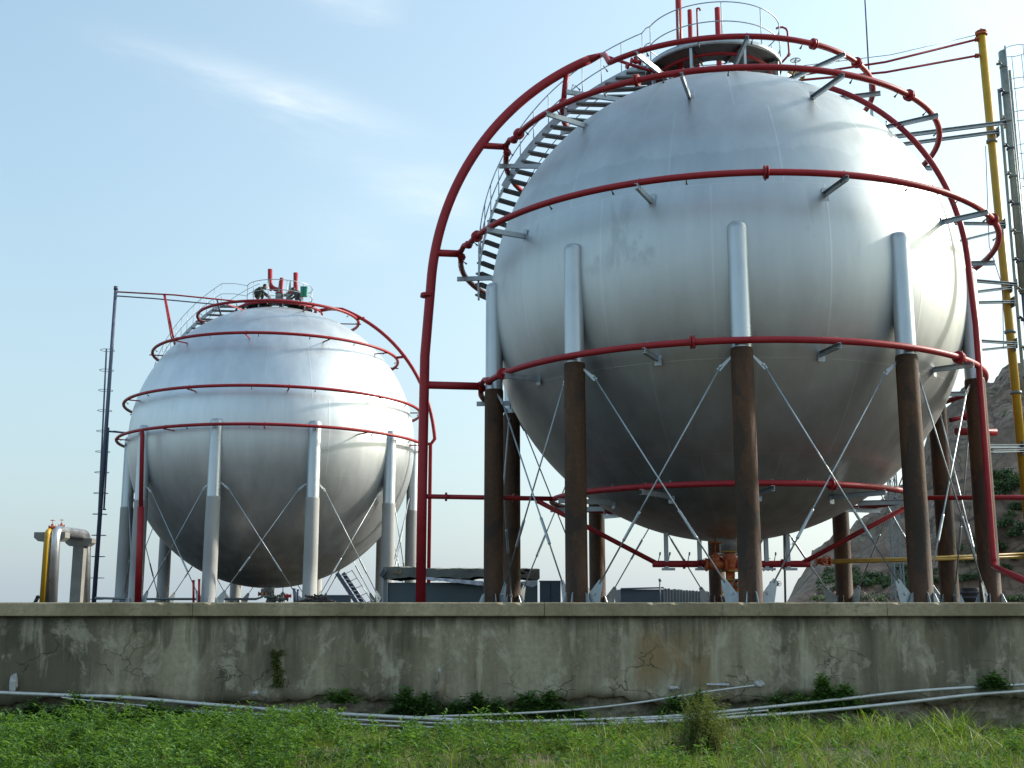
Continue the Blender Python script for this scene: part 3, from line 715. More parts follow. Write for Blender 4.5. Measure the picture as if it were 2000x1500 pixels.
b = MB(); b.tube([at(207,842,YL-.3), at(255,846,CS.y-1)], .04, 8); b.tube([at(250,846,CS.y-1), at(222,842,YL-.3)], .03, 8); part('stay', b, M['thin'], t)
b = MB(); b.tube([at(228,570,YL-.3), at(340,576,YL-.1), at(520,594,CS.y)], .035, 8); part('top_line', b, M['red'], t, label='dark red upper line to the tank top')
b = MB(); b.tube([at(228,578,YL-.3), at(300,583,YL-.1), at(470,599,CS.y)], .03, 8); part('top_line', b, M['thin'], t)
b = MB(); b.tube([at(322,577,YL-.1), at(341,672,CS.y-3.4)], .045, 8); b.tube([at(320,576,YL-.1), at(336,668,CS.y-3.4)], .03, 8); part('strut', b, M['red'], t)
b = MB(); b.tube([at(424,585,CS.y), at(431,614,CS.y)], .04, 8); part('strut', b, M['thin'], t)

# right side: yellow standpipe, caged ladder, cladding pipe
YR = 31.0
p1, p0 = at(1917,66,YR), at(2004,975,YR); d = (p0-p1).normalized(); p0 = p1+d*((p1.z-FLOOR)/-d.z)
t = thing('yellow_standpipe', 'tall yellow standpipe right of the near tank', 'pipe', tuple(p0))
b = MB(); b.tube([p0, p1], .115, 16); part('pipe', b, M['yellow'], t)
b = MB(); flange(b, p1-V(0,0,.02), (0,0,1), .16, .06); flange(b, p1+V(0,0,.05), (0,0,1), .16, .05); b.tube([p1, p1+V(0,0,.16)], .03, 8)
for s in (-1,1): b.lathe([(.001,-.06),(.05,-.04),(.06,0),(.05,.04),(.001,.06)], 10, tuple(p1+V(s*.13,0,.02)))
part('cap', b, M['orange_red'], t)
for (px, py) in ((1910,77),(1910,109)):
    q = at(px,py,YR); b = MB(); flange(b, q, (1,0,0), .07, .03); flange(b, q-V(.06,0,0), (1,0,0), .07, .03); b.tube([q-V(.1,0,0), q+V(.12,0,0)], .03, 8); part('clamp', b, M['orange_red'], t)
for (py0, lb) in ((250,''),(560,''),(655,''),(865,'')):
    q = p1+(p0-p1)*((py0-66)/(975-66)); b = MB(); flange(b, q, d, .15, .08); part('clamp', b, M['galv_dark'], t)
for i, (y0, y1, z_) in enumerate(((155,76,30.6),(172,108,30.7))):
    b = MB(); b.tube([at(1560,y0-8 if i == 0 else 157,CB.y), at(1730,(121 if i == 0 else 141),30.5), at(1912,y1,YR)], .035, 8)
    part('side_line', b, M['red'], t, label='thin red line from the standpipe head to the near tank top')
b = MB(); b.tube([at(1570,128,CB.y), at(1740,107,30.5), at(1908,68,YR)], .012, 6); part('stay_wire', b, M['galv'], t)

YC = 31.9
pa, pb = at(1958,100,YC), at(2050,1178,YC); dd_ = (pb-pa).normalized()
t = thing('cladded_standpipe', 'grey green insulated pipe beside the yellow standpipe', 'pipe', tuple(pb))
b = MB(); b.tube([pa, pa+dd_*7.4], .10, 12); b.tube([pa+dd_*1.2+V(-.2,0,0), pb+V(-.2,0,0)], .05, 8); part('pipe', b, M['green_grey'], t)
b = MB(); b.tube([pa+dd_*3.6, pb], .06, 10); part('lower_pipe', b, M['thin'], t)
b = MB(); b.tube([pa+V(.17,.05,-.6), pa+V(.17,.05,-.6)+dd_*12.6], .07, 10); part('twin_pipe', b, M['green_grey'], t)
for i in range(16):
    q = pa+dd_*(.5+i*.85); b = MB(); flange(b, q, dd_, .125, .05); b.tube([q, q+V(-.32,-.4,0)], .02, 6); b.lathe([(.03,-.02),(.06,-.02),(.06,.02),(.03,.02),(.03,-.02)], 10, tuple(q+V(-.25,-.2,0))); part('clamp', b, M['thin'] if i % 2 else M['green_grey'], t)
a = at(2062,1178,YC+.1); b = at(1957,96,YC+.1); L = (b-a).length
cage_ladder('caged_ladder', 'tall galvanised caged ladder at the right edge of the photo', 'ladder', a, b, .38, .78, [L-.05-1.02*i for i in range(12)][::-1], M['galv'], w=.42, straps=5)
# beams tying them to the near tank
def tie(label, a, b, h, m=M['galv'], extra=None):
    a, b = Vector(a), Vector(b); t = thing('tie_beam', label, 'beam', tuple(a), 'beams tying the right hand ladder to the near tank')
    q = MB(); q.channel(a, b, .09, h, .012); part('channel', q, m, t)
    q = MB(); q.beam(b-V(.02,0,.14), b-V(.02,0,-.14), .2, .02, (1,0,0)); part('end_plate', q, M['galv_dark'], t)
    return t
A_ = 30.3
ties = [((1745,268),(1965,240),'upper grey beam from the near tank to the head of the yellow pipe',.11),
 ((1760,283),(1950,258),'lower grey beam of the topmost pair beside the yellow pipe',.09),
 ((1860,437),(1962,438),'level beam at the second bracket ring right of the near tank',.08),
 ((1870,472),(1958,450),'slanting beam below the second bracket ring right of the near tank',.06),
 ((1890,548),(1985,556),'beam just under the end of the third ring, reaching the yellow pipe',.08),
 ((1895,572),(1975,562),'short slanting beam under the level one beside the yellow pipe',.07),
 ((1895,592),(1980,590),'thin level beam lowest of the middle cluster by the yellow pipe',.07),
 ((1905,666),(1985,671),'level beam right of the sleeve top of the rightmost column',.07),
 ((1905,685),(1982,677),'slanting beam right of the sleeve foot of the rightmost column',.06),
 ((1925,872),(1998,872),'wide beam crossing in front of the rock face by the yellow pipe',.10),
 ((1935,882),(1998,880),'second beam just below the wide one in front of the rock face',.07)]
for (p, q, lb, h) in ties: tie(lb, at(*p, A_), at(*q, YR-.12), h)
single('cable', MB().tube([at(1925,285,YR-.3), at(1932,480,YR-.3), at(1958,560,YR-.3), at(1960,680,YR-.3)], .012, 6), M['thin'], 'thin dark cable hanging beside the yellow standpipe', 'cable', origin=tuple(at(1960,680,YR-.3)))
# lightning rod
p0 = V(*at(1699,170,30.9)); p1 = at(1686,-60,30.9)
t = thing('lightning_rod', 'thin dark rod rising out of frame above the near tank', 'rod', (p0.x, p0.y, 12.9))
b = MB(); b.tube([(p0.x+.05,p0.y,12.6), p0, p1], [.03,.03,.018], 8); part('rod', b, M['thin'], t)
b = MB(); b.beam((p0.x-.05,p0.y,12.7), (p0.x+.02,p0.y,14.0), .06, .06); part('socket', b, M['galv'], t)

# yellow gas lines under and beyond the near tank
for i, (y0, y1) in enumerate(((1096,1083),(1099,1089))):
    b = MB(); b.tube([at(1600,y0,CB.y+.4), at(1760,y0-4.5,31), at(2060,y1-3,31.2)], .042, 10)
    single('gas_pipe', b, M['yellow_dull'], ('upper' if i == 0 else 'lower')+' of the two ochre pipes running level to the right under the near tank', 'pipe', 'ochre gas pipes', origin=tuple(at(1600,y0,CB.y+.4)))
valve(tuple(at(1607,1096,CB.y)), (pi/2,0,0), 1.1, M['orange_red'], 'orange red valve at the left end of the ochre pipes')
valve(tuple(at(1372,1098,CB.y-.4)), (pi/2,0,.1), .7, M['red'], 'small red valve on the header under the near tank')
# bottom outlet valve of the near tank
p = V(CB.x-.05, CB.y-.3, FLOOR)
t = thing('outlet_valve', 'tall orange valve assembly under the bottom of the near tank', 'valve', tuple(p))
b = MB(); b.lathe([(.16,FLOOR),(.10,FLOOR+.12),(.10,.25),(.19,.30),(.21,.42),(.19,.55),(.12,.60),(.12,.78),(.22,.80),(.22,.86),(.13,.88),(.15,1.0),(.20,1.12),(.14,1.26),(.14,1.30),(.001,1.32)], 20, (p.x,p.y,0)); part('valve_body', b, M['orange_red'], t)
for z in (.28,.58,.80,1.28): part('flange', MB().tube([(p.x,p.y,z-.02),(p.x,p.y,z+.02)], .24, 18), M['yellow_dull'], t)
b = MB(); b.tube([(p.x+.10,p.y-.2,.42),(p.x+.1,p.y-.55,.42)], .03, 8); b.tube([(p.x+.1+.17*cos(2*pi*k/20),p.y-.55,.42+.17*sin(2*pi*k/20)) for k in range(20)], .015, 6, closed=True); part('handwheel', b, M['galv_dark'], t)
b = MB(); b.tube([(p.x,p.y,1.30),(p.x,p.y,CB.z-RS-.34)], .15, 14); part('spool', b, M['galv_dark'], t)
valve((CB.x-.45, CB.y-.55, .95), (0,0,0), 1.5, M['orange_red'], 'orange valve on the left side of the outlet assembly under the near tank')
valve((CB.x+.42, CB.y-.5, .62), (pi/2,0,0), 1.4, M['red'], 'red valve with its wheel towards the viewer beside the near tank outlet', wm=M['galv_dark'])
valve((CB.x+.30, CB.y-.6, .22), (0,0,.5), 1.3, M['yellow_dull'], 'ochre valve low at the foot of the near tank outlet')
# small clutter of valves and stubs right of it
for i, (px, py, s) in enumerate(((1500,1110,.7),(1512,1140,.6),(1502,1165,.6),(1535,1063,.5))):
    valve(tuple(at(px,py,CB.y+.6)), (pi/2 if i % 2 else 0, 0, .4*i), s, M['galv_dark'], ('topmost','middle','lowest','single')[i]+(' small dark valve of the cluster right of the tank drain' if i < 3 else ' small dark valve hanging on the drain line near the shell'))
p = at(1532,1048,CB.y+.6); q = at(1534,1178,CB.y+.6)
single('drain_pipe', MB().tube([p+V(0,0,.2), q], .03, 8), M['galv_dark'], 'thin dark drain pipe right of the near tank outlet', 'pipe', origin=tuple(q))

# ------------------------------------------------------------------ left pipe group on concrete T supports
def t_support(px, ptop, w, Y, label, yaw=.35, hh=.35):
    a = at(px, ptop, Y); t = thing('pipe_support', label, 'support', (a.x, Y, FLOOR), 'concrete T supports left of the far tank')
    b = MB(); b.box((a.x-.19,Y-.19,FLOOR),(a.x+.19,Y+.19,a.z-hh)); part('post', b, M['conc'], t)
    b = MB(); z = a.z
    b.prism([(a.x-w/2,Y,z),(a.x-w/2,Y,z-hh*.6),(a.x-w/2+.14,Y,z-hh),(a.x+w/2-.14,Y,z-hh),(a.x+w/2,Y,z-hh*.6),(a.x+w/2,Y,z)], (0,.42,0)); part('cross_beam', b, M['conc'], t)
    return t
t_support(102,1040,1.05,39.6,'nearer concrete T support carrying the silver and yellow pipe bends',hh=.30)
t_support(158,1052,.95,42.0,'farther concrete T support under the end of the silver pipe',hh=.27)
def bend(pts, r=.25, n=6):
    """polyline with rounded corners"""
    pts = [Vector(p) for p in pts]; out = [pts[0]]
    for i in range(1, len(pts)-1):
        a, b, c = pts[i-1], pts[i], pts[i+1]; u = (a-b).normalized(); w = (c-b).normalized(); rr = min(r, (a-b).length*.45, (c-b).length*.45)
        for k in range(n+1):
            f = k/n; out.append((b+u*rr)*(1-f)**2+b*2*f*(1-f)+(b+w*rr)*f*f)
    return out+[pts[-1]]
q0 = at(105,1034,39.4)
b = MB(); b.tube(bend([(at(101,1178,39.3)),at(108,1036,39.3)+V(0,0,0),at(168,1044,42.3),at(166,1178,42.3)], .35), .175, 16)
single('insulated_pipe', b, M['silver_pipe'], 'fat silver pipe bending over the concrete T supports at the left', 'pipe', origin=tuple(at(101,1178,39.3)))
b = MB(); b.tube(bend([at(83,1178,39.1),at(93,1036,39.1),at(150,1050,42.5)], .2), .085, 12)
single('yellow_pipe', b, M['yellow'], 'slim yellow pipe beside the fat silver pipe at the left', 'pipe', origin=tuple(at(83,1178,39.1)))
b = MB(); b.tube([at(93,1178,39.35),at(98,1036,39.35)], .10, 12)
single('grey_pipe', b, M['galv'], 'grey pipe squeezed between the yellow and silver pipes', 'pipe', origin=tuple(at(93,1178,39.35)))
valve(tuple(at(102,1030,39.4)), (0,0,.2), .65, M['orange_red'], 'little red valve on the left pipe bend, nearer one')
valve(tuple(at(120,1028,40.2)), (0,0,.5), .6, M['orange_red'], 'little red valve on the silver pipe, farther one')
single('level_pipe', MB().tube([at(186,1168,49), at(260,1170,49), at(420,1170,49), at(500,1170,49), at(512,1166,49), at(512,1150,49)], .05, 8), M['galv_dark'], 'thin dark pipe running level behind the wall at the foot of the far tank', 'pipe', origin=tuple(at(186,1168,49)))
single('prop_rod', MB().tube([at(68,1178,30), at(74,1166,30)], .05, 8).lathe([(.001,-.05),(.05,-.03),(.06,0),(.05,.03),(.001,.05)], 8, tuple(at(74,1166,30))), M['black'], 'short dark leaning rod behind the wall left of the yellow pipe', 'rod', origin=tuple(at(68,1178,30)))
for i, (px, py) in enumerate(((378,1134),(389,1132),(575,1150),(582,1152))):
    a = at(px,1180,44.5); c = at(px,py,44.5); b = MB(); b.tube([a, c], .045, 8); flange(b, c, (0,0,1), .055, .04)
    single('short_post', b, M['red'] if i < 2 else M['thin'], ('left red stub','right red stub','left dark stub','right dark stub')[i]+(' beside the second front column of the far tank' if i < 2 else ' of the pair left of the scrap heap'), 'post', 'short stubs behind the wall', origin=tuple(a))
# outlet under the far tank
p = V(CS.x+.15, CS.y-.2, FLOOR)
t = thing('outlet_valve', 'grey outlet pipe and flanged valve under the far tank', 'valve', tuple(p))
b = MB(); b.lathe([(.20,CS.z-RS-.3),(.20,.30),(.30,.30),(.30,.22),(.18,.20),(.24,.0),(.18,FLOOR)], 18, (p.x,p.y,0)); part('valve_body', b, M['green_grey'], t)
b = MB(); b.tube([(p.x+.1,p.y-.1,.15),(p.x+.62,p.y-.1,.15)], .08, 12); flange(b, (p.x+.4,p.y-.1,.15), (1,0,0), .22, .06); flange(b, (p.x+.55,p.y-.1,.15), (1,0,0), .22, .06); part('flange', b, M['galv_dark'], t)
valve(tuple(at(552,1168,49.5)), (0,0,.4), 1.3, M['galv_dark'], 'grey gate valve right of the far tank outlet')
valve(tuple(at(512,1160,49.5)), (0,0,0), .9, M['orange_red'], 'small reddish valve left of the far tank outlet')
valve(tuple(at(562,1164,48.2)), (pi/2,0,0), .8, M['red'], 'small valve with red foot beside the grey gate valve')

# small stairs at the right foot of the far tank
t = thing('small_stair', 'steep dark steel stair at the right foot of the far tank', 'stairs', tuple(at(695,1180,48)))
for s, px in ((0,(660,700)),(1,(672,712))):
    b = MB(); b.beam(at(px[0]-2,1119,48+s*.7), at(px[1]-2,1180,48+s*.7), .05, .16); part('stringer', b, M['thin'], t)
for i in range(8):
    f = (i+.5)/8; a = at(658+40*f, 1120+60*f, 48); c = at(670+40*f, 1120+60*f, 48.7); b = MB(); b.beam(a, c, .22, .03); part('tread', b, M['thin'], t)
for k, off in enumerate((14, 27)):
    b = MB(); b.tube([at(660+off,1119-6*k,48.3), at(703+off,1180,48.3)], .02, 6); part('handrail', b, M['galv'], t)
for i in range(5):
    f = i/4; b = MB(); b.tube([at(674+42*f,1121+56*f,48.3), at(688+41*f,1114+58*f,48.3)], .015, 5); part('baluster', b, M['galv'], t)

# scrap heap
b = MB()
for i in range(90):
    px = random.gauss(617, 20); px = min(650, max(582, px)); hgt = 14*math.exp(-((px-617)/26)**2); py = 1178-random.uniform(0, hgt)
    a = at(px, py, 33+random.uniform(-.3,.3)); d = V(random.uniform(-1,1), random.uniform(-.6,.6), random.uniform(-.35,.35))*.16
    b.beam(a-d, a+d, random.uniform(.02,.07), random.uniform(.02,.06))
single('scrap_heap', b, M['rubble'], 'low heap of dark scrap on the wall right of the third front column of the far tank', 'scrap', kind='stuff', origin=tuple(at(617,1180,33)))
t = thing('trough', 'long low dark box behind the scrap heap', 'box', tuple(at(660,1180,36)))
a, c = at(625,1180,36), at(683,1164,36); b = MB(); b.box((a.x,35.7,FLOOR),(c.x,36.3,c.z)); part('body', b, M['hut_dark'], t)
b = MB(); b.box((a.x-.02,35.68,c.z+.002),(c.x+.02,36.32,c.z+.03)); part('rim', b, M['galv_dark'], t)

# ------------------------------------------------------------------ hut, cabinet, container
t = thing('hut', 'low blue grey hut with tarpaulin roof between the two tanks', 'hut', (-1.5,37,FLOOR))
x0, x1 = at(757,1150,36).x, at(1050,1150,36).x; zt = at(757,1130,36).z; ze = at(757,1143,36).z
b = MB(); b.box((x0,36,FLOOR),(x1,39,zt-.12)); part('wall', b, M['hut'], t)
b = MB()
nx = 40
def edge(px): return 1112+ (0 if px < 850 else 1.5)*1
vs = []; 
for i in range(nx+1):
    px = 748+(1054-748)*i/nx; X = at(px,1150,36).x; zz = at(px, 1108+ (3 if px > 810 else 0)+random.uniform(-1,1), 36).z; zl = at(px, 1129+2*sin(i*.7)+random.uniform(-1,1), 36).z
    vs += [(X,35.75,zl),(X,35.85,zz),(X,39.3,zz+.12),(X,39.3,zl)]
fs = []
for i in range(nx):
    o = 4*i
    for k in range(4): fs.append((o+k, o+4+k, o+4+(k+1)%4, o+(k+1)%4))
fs += [(0,1,2,3),(4*nx+3,4*nx+2,4*nx+1,4*nx)]
b.add(vs, fs); part('roof', b, M['roofing'], t)
b = MB(); vs = []
for i in range(31):
    px = 832+(944-832)*i/30 if i < 31 else 0; top = 1127+8*((px-832)/112); bot = top+5+4*((px-832)/112)+random.uniform(-.6,.6)
    vs += [tuple(at(px,top,35.70)+V(0,.02*sin(i),0)), tuple(at(px,bot,35.66)+V(0,.03*sin(i*1.3),0)), tuple(at(px,bot,35.9)), tuple(at(px,top,35.9))]
b.add(vs, [(4*i+k, 4*i+4+k, 4*i+4+(k+1)%4, 4*i+(k+1)%4) for i in range(30) for k in range(4)]+[(0,1,2,3),(123,122,121,120)]); part('tarpaulin', b, M['tarp'], t)
b = MB(); a = at(768,1118,35.7)
b.prism([at(764,1114,35.7), at(783,1113,35.7), at(781,1121,35.7), at(768,1120,35.7)], (0,.06,0)); part('patch', b, M['wood'], t)
b = MB(); b.box((x0-.12,35.9,FLOOR),(x0-.02,36.0,zt)); part('corner_post', b, M['galv_dark'], t)
b = MB(); b.beam(at(752,1112,35.7), at(744,1126,35.7), .2, .1); part('roof_flap', b, M['hut_dark'], t)
b = MB()
for k in range(7): b.beam(at(1000+k*8,1114+random.uniform(-3,9),35.6), at(1026+k*4,1114+random.uniform(-3,14),35.6), .12, .07)
part('roof_clutter', b, M['wood'], t)
b = MB(); b.prism([at(1016,1136,35.6), at(1050,1133,35.6), at(1050,1142,35.6), at(1040,1147,35.6), at(1022,1142,35.6)], (0,.08,0)); part('cloth', b, M['tarp'], t)

t = thing('cabinet', 'plain dark blue cabinet right of the hut', 'cabinet', tuple(at(1075,1180,35)))
a, c = at(1055,1136,35), at(1095,1136,35); b = MB(); b.box((a.x,35,FLOOR),(c.x,35.6,c.z)); part('body', b, M['hut_dark'], t)
b = MB(); b.box((a.x-.02,34.98,c.z+.002),(c.x+.02,35.62,c.z+.03)); part('lid', b, M['thin'], t)
b = MB(); b.box((a.x+.3,34.985,FLOOR+.05),(a.x+.31,34.998,c.z-.03)); part('door_edge', b, M['black'], t)

t = thing('container', 'dark open topped container with corrugated end seen under the near tank', 'container', (5.5,46,FLOOR))
a, m1, c = at(1212,1151,45), at(1296,1149,45), at(1385,1155,45)
b = MB(); b.box((a.x,45,FLOOR),(m1.x,47.5,a.z)); part('side_panel', b, M['hut_dark'], t)
b = MB(); vs = []; nn = 60
for i in range(nn+1):
    X = m1.x+(c.x-m1.x)*i/nn; yy = 45.0+(.06 if (i//2) % 2 else 0); ztop = m1.z+(c.z-m1.z)*i/nn+random.uniform(-.03,.02)
    vs += [(X,yy,FLOOR),(X,yy,ztop),(X,yy+.05,ztop),(X,yy+.05,FLOOR)]
b.add(vs, [(4*i+k, 4*i+(k+1)%4, 4*i+4+(k+1)%4, 4*i+4+k) for i in range(nn) for k in range(4)]); part('corrugated_panel', b, M['corr'], t)
b = MB(); b.beam(V(a.x,44.96,a.z+.02), V(m1.x,44.96,m1.z+.02), .08, .06); part('top_rail', b, M['thin'], t)
single('short_pole', MB().tube([at(1289,1178,44), at(1289,1132,44)], .03, 6).lathe([(.001,-.06),(.05,-.05),(.06,0),(.05,.05),(.001,.06)], 8, tuple(at(1289,1133,44))), M['galv_dark'], 'small pole with round head above the container under the near tank', 'pole', origin=tuple(at(1289,1178,44)))
# dark drum at the right
p = at(1898,1180,33); t = thing('drum', 'dark drum at the foot of the rightmost front column', 'drum', (p.x,p.y,FLOOR))
b = MB(); b.lathe([(.001,FLOOR),(.29,FLOOR),(.30,.15),(.29,.3),(.30,.42),(.001,.43)], 22, (p.x,p.y,0)); part('body', b, M['black'], t)
b = MB(); b.lathe([(.31,.14),(.32,.16),(.31,.18)], 22, (p.x,p.y,0)); b.lathe([(.31,.28),(.32,.30),(.31,.32)], 22, (p.x,p.y,0)); part('hoop', b, M['thin'], t)

# ------------------------------------------------------------------ lattice pylon behind
t = thing('lattice_pylon', 'thin dark lattice pylon between the right columns, in front of the rock', 'pylon', tuple(at(1758,1178,62)))
w = .26; p0 = at(1757,1180,62); p1 = at(1757,885,62); H_ = p1.z
for sx in (-1,1):
    for sy in (-1,1):
        b = MB(); b.beam((p0.x+sx*w,62+sy*w,FLOOR), (p0.x+sx*w*.6,62+sy*w*.6,H_), .06, .06); part('leg', b, M['galv_dark'], t)
n = 8
for i in range(n):
    z0, z1 = FLOOR+(H_-FLOOR)*i/n, FLOOR+(H_-FLOOR)*(i+1)/n; s0, s1 = w*(1-.4*i/n), w*(1-.4*(i+1)/n)
    b = MB()
    for sy in (-1,1): b.beam((p0.x-s0,62+sy*s0,z0), (p0.x+s1,62+sy*s1,z1), .022, .022); b.beam((p0.x+s0,62+sy*s0,z0), (p0.x-s1,62+sy*s1,z1), .022, .022)
    for sx in (-1,1): b.beam((p0.x+sx*s0,62-s0,z0), (p0.x+sx*s1,62+s1,z1), .022, .022)
    b.beam((p0.x-s1,62-s1,z1), (p0.x+s1,62-s1,z1), .022, .022)
    part('lattice', b, M['galv_dark'], t)

# ------------------------------------------------------------------ wall
YW = 17.2; ZT = .012
t = thing('retaining_wall', 'long stained grey concrete wall with coping across the whole photo', 'wall', (0, YW, GROUND))
NX = 520; XW = 26
xs = np.linspace(-XW, XW, NX+1)
def bottom_edge(x):  # ragged lower edge of the render
    return -1.36 + .045*sin(x*1.9)+.03*sin(x*4.7+1)+.018*sin(x*13.1)+.02*sin(x*29)+ (-.05 if -1.5 < x < .5 else 0)
b = MB(); vs = []; fs = []; NZ = 10
for i, x in enumerate(xs):
    zb = bottom_edge(x)
    for j in range(NZ+1):
        z = zb+(-.185-zb)*j/NZ
        vs.append((x, YW+.006*sin(x*2.3+j)+.004*sin(x*7+j*2), z))
    vs.append((x, YW+.35, -.185)); vs.append((x, YW+.14, zb))
K = NZ+3
for i in range(NX):
    o = i*K
    for j in range(NZ): fs.append((o+j, o+K+j, o+K+j+1, o+j+1))
    fs.append((o+NZ, o+K+NZ, o+K+NZ+1, o+NZ+1)); fs.append((o+NZ+2, o+K+NZ+2, o+K, o))
b.add(vs, fs, True); part('render', b, M['wall'], t)
# footing: rough stones behind the broken render edge
b = MB(); n1, n2 = 520, 9; vs = []; fs = []
for i in range(n1+1):
    x = -XW+2*XW*i/n1
    for j in range(n2+1):
        z = -2.0+(.85)*j/n2
        dd2 = .035*sin(x*5.1+j*1.7)+.03*sin(x*11.3-j*2.9)+.02*random.uniform(-1,1)
        vs.append((x, YW+.11+dd2*.6, z))
for i in range(n1):
    for j in range(n2): fs.append((i*(n2+1)+j, (i+1)*(n2+1)+j, (i+1)*(n2+1)+j+1, i*(n2+1)+j+1))
b.add(vs, fs, False); part('footing', b, M['footing'], t)
# coping, in long cast lengths with chipped arrises
x = -XW
while x < XW:
    L = random.uniform(4.6, 6.2); n = 60; vs = []; fs = []
    for i in range(n+1):
        X = x+(L-.008)*i/n; c1 = .006*abs(sin(X*5))+.004*random.random(); c2 = .006+.006*random.random()
        if random.random() < .03: c1 += .03
        pr = [(YW-.075,-.185),(YW-.085,-.175),(YW-.085,ZT-.008-c1),(YW-.085+c2+c1,ZT),(YW+.40,ZT),(YW+.40,-.185)]
        vs += [(X, a, c_) for a, c_ in pr]
    for i in range(n):
        for k in range(6): fs.append((i*6+k, i*6+6+k, i*6+6+(k+1)%6, i*6+(k+1)%6))
    fs += [tuple(reversed(range(6))), tuple(n*6+k for k in range(6))]
    q = MB().add(vs, [tuple(reversed(f)) for f in fs]); part('coping', q, M['coping'], t); x += L
b = MB(); b.box((-XW,YW+.36,GROUND-.4),(XW,YW+.5,-.185)); part('core', b, M['conc'], t)

# bits stuck on the wall foot
def rocky(name, label, c, s, m, seed, cat='stone'):
    rr = random.Random(seed); b = MB(); n, k_ = 9, 7; vs = []
    for i in range(k_+1):
        th = pi*i/k_
        for j in range(n):
            a = 2*pi*j/n; q = 1+rr.uniform(-.28,.28); vs.append((c[0]+s[0]*q*sin(th)*cos(a), c[1]+s[1]*q*sin(th)*sin(a), c[2]+s[2]*q*cos(th)))
    b.add(vs, [(i*n+j, i*n+(j+1)%n, (i+1)*n+(j+1)%n, (i+1)*n+j) for i in range(k_) for j in range(n)])
    return single(name, b, m, label, cat, origin=tuple(c))
p = at(26,1335,YW-.06); rocky('chipped_stone', 'pale chipped lump of stone on the wall face at far left', p, (.06,.05,.13), M['conc_col'], 3)
p = at(858,1335,YW-.10)
b = MB(); b.tube([p+V(-.02,0,-.25), p+V(.0,0,-.08), p+V(.03,0,.05), p+V(-.01,0,.16)], [.07,.075,.05,.02], 7); b.tube([p+V(.02,0,.02), p+V(.08,-.02,.10)], [.035,.012], 6); b.tube([p+V(0,0,0), p+V(-.09,-.01,.07)], [.03,.01], 6)
single('root_stump', b, M['wood'], 'broken brown root stump sticking out of the wall foot', 'root', origin=tuple(p))
p = at(858,1312,YW-.08); rocky('pale_chip', 'small pale chip above the root stump', p, (.02,.02,.05), M['conc_col'], 5)
p = at(1483,1335,YW-.08); rocky('mortar_lump', 'pale mortar lump where the slanting pipe enters the wall', p, (.07,.05,.05), M['conc_col'], 8)
p = at(1315,1344,YW-.05); rocky('mortar_lump', 'flat pale mortar lump on the wall edge left of the slanting pipe end', p, (.08,.04,.03), M['conc_col'], 9)
p = at(1402,1336,YW-.04); b = MB(); b.beam(p-V(.16,0,.0), p+V(.16,0,-.005), .04, .025)
single('pale_strip', b, M['tarp'], 'short white strip lying on the broken render edge', 'strip', origin=tuple(p))
p = at(498,1354,YW-.06); rocky('pale_chip', 'small pale chip on the broken render edge under the far tank', p, (.05,.03,.03), M['conc_col'], 15)

# conduits along the wall foot
def conduit(label, pts, r, grp='zinc conduits lying along the wall foot'):
    pts = [at(*p) for p in pts]; out = []
    for i in range(len(pts)-1):
        a = pts[max(0,i-1)]; b_ = pts[i]; c = pts[i+1]; d = pts[min(len(pts)-1,i+2)]
        for k in range(6):
            u = k/6; out.append(.5*((2*b_)+(c-a)*u+(2*a-5*b_+4*c-d)*u*u+(3*b_-a-3*c+d)*u**3))
    out.append(pts[-1]); b = MB(); b.tube(out, r, 10)
    single('conduit', b, M['white_insul'], label, 'pipe', grp, origin=tuple(pts[0]))
conduit('thickest zinc conduit sloping down from the left edge along the wall', [(-60,1350,16.9),(0,1353,16.9),(150,1359,16.9),(240,1362,16.85),(430,1378,16.75),(600,1391,16.6),(900,1407,16.4),(960,1409,16.4)], .028)
conduit('upper thin zinc conduit just under the thickest one at left', [(120,1362,16.85),(180,1369,16.8),(320,1382,16.7)], .011)
conduit('middle thin zinc conduit starting under the second column of the far tank', [(395,1389,16.65),(410,1391,16.6),(560,1398,16.5),(720,1407,16.4),(910,1415,16.35)], .015)
conduit('lowest thin zinc conduit nearest the grass at left centre', [(340,1386,16.6),(500,1402,16.5),(700,1415,16.35),(800,1419,16.3),(890,1422,16.3)], .015)
conduit('zinc conduit climbing right into the mortar lump on the wall', [(830,1400,16.5),(1000,1394,16.6),(1125,1386,16.8),(1250,1372,16.9),(1375,1352,17.0),(1480,1338,17.12)], .016)
conduit('upper zinc conduit running to the right edge of the photo', [(880,1411,16.4),(1000,1410,16.4),(1260,1402,16.5),(1400,1391,16.6),(1530,1378,16.7),(1650,1365,16.8),(1800,1349,16.9),(2000,1337,16.95),(2080,1333,16.95)], .023)
conduit('lower zinc conduit running to the right edge of the photo', [(1060,1417,16.3),(1260,1411,16.35),(1450,1400,16.45),(1600,1389,16.6),(1750,1374,16.7),(1900,1357,16.8),(2000,1350,16.85),(2080,1345,16.85)], .024)
conduit('short thin conduit between the two right hand conduits', [(1200,1408,16.4),(1280,1404,16.4),(1380,1399,16.45),(1500,1387,16.55)], .012)

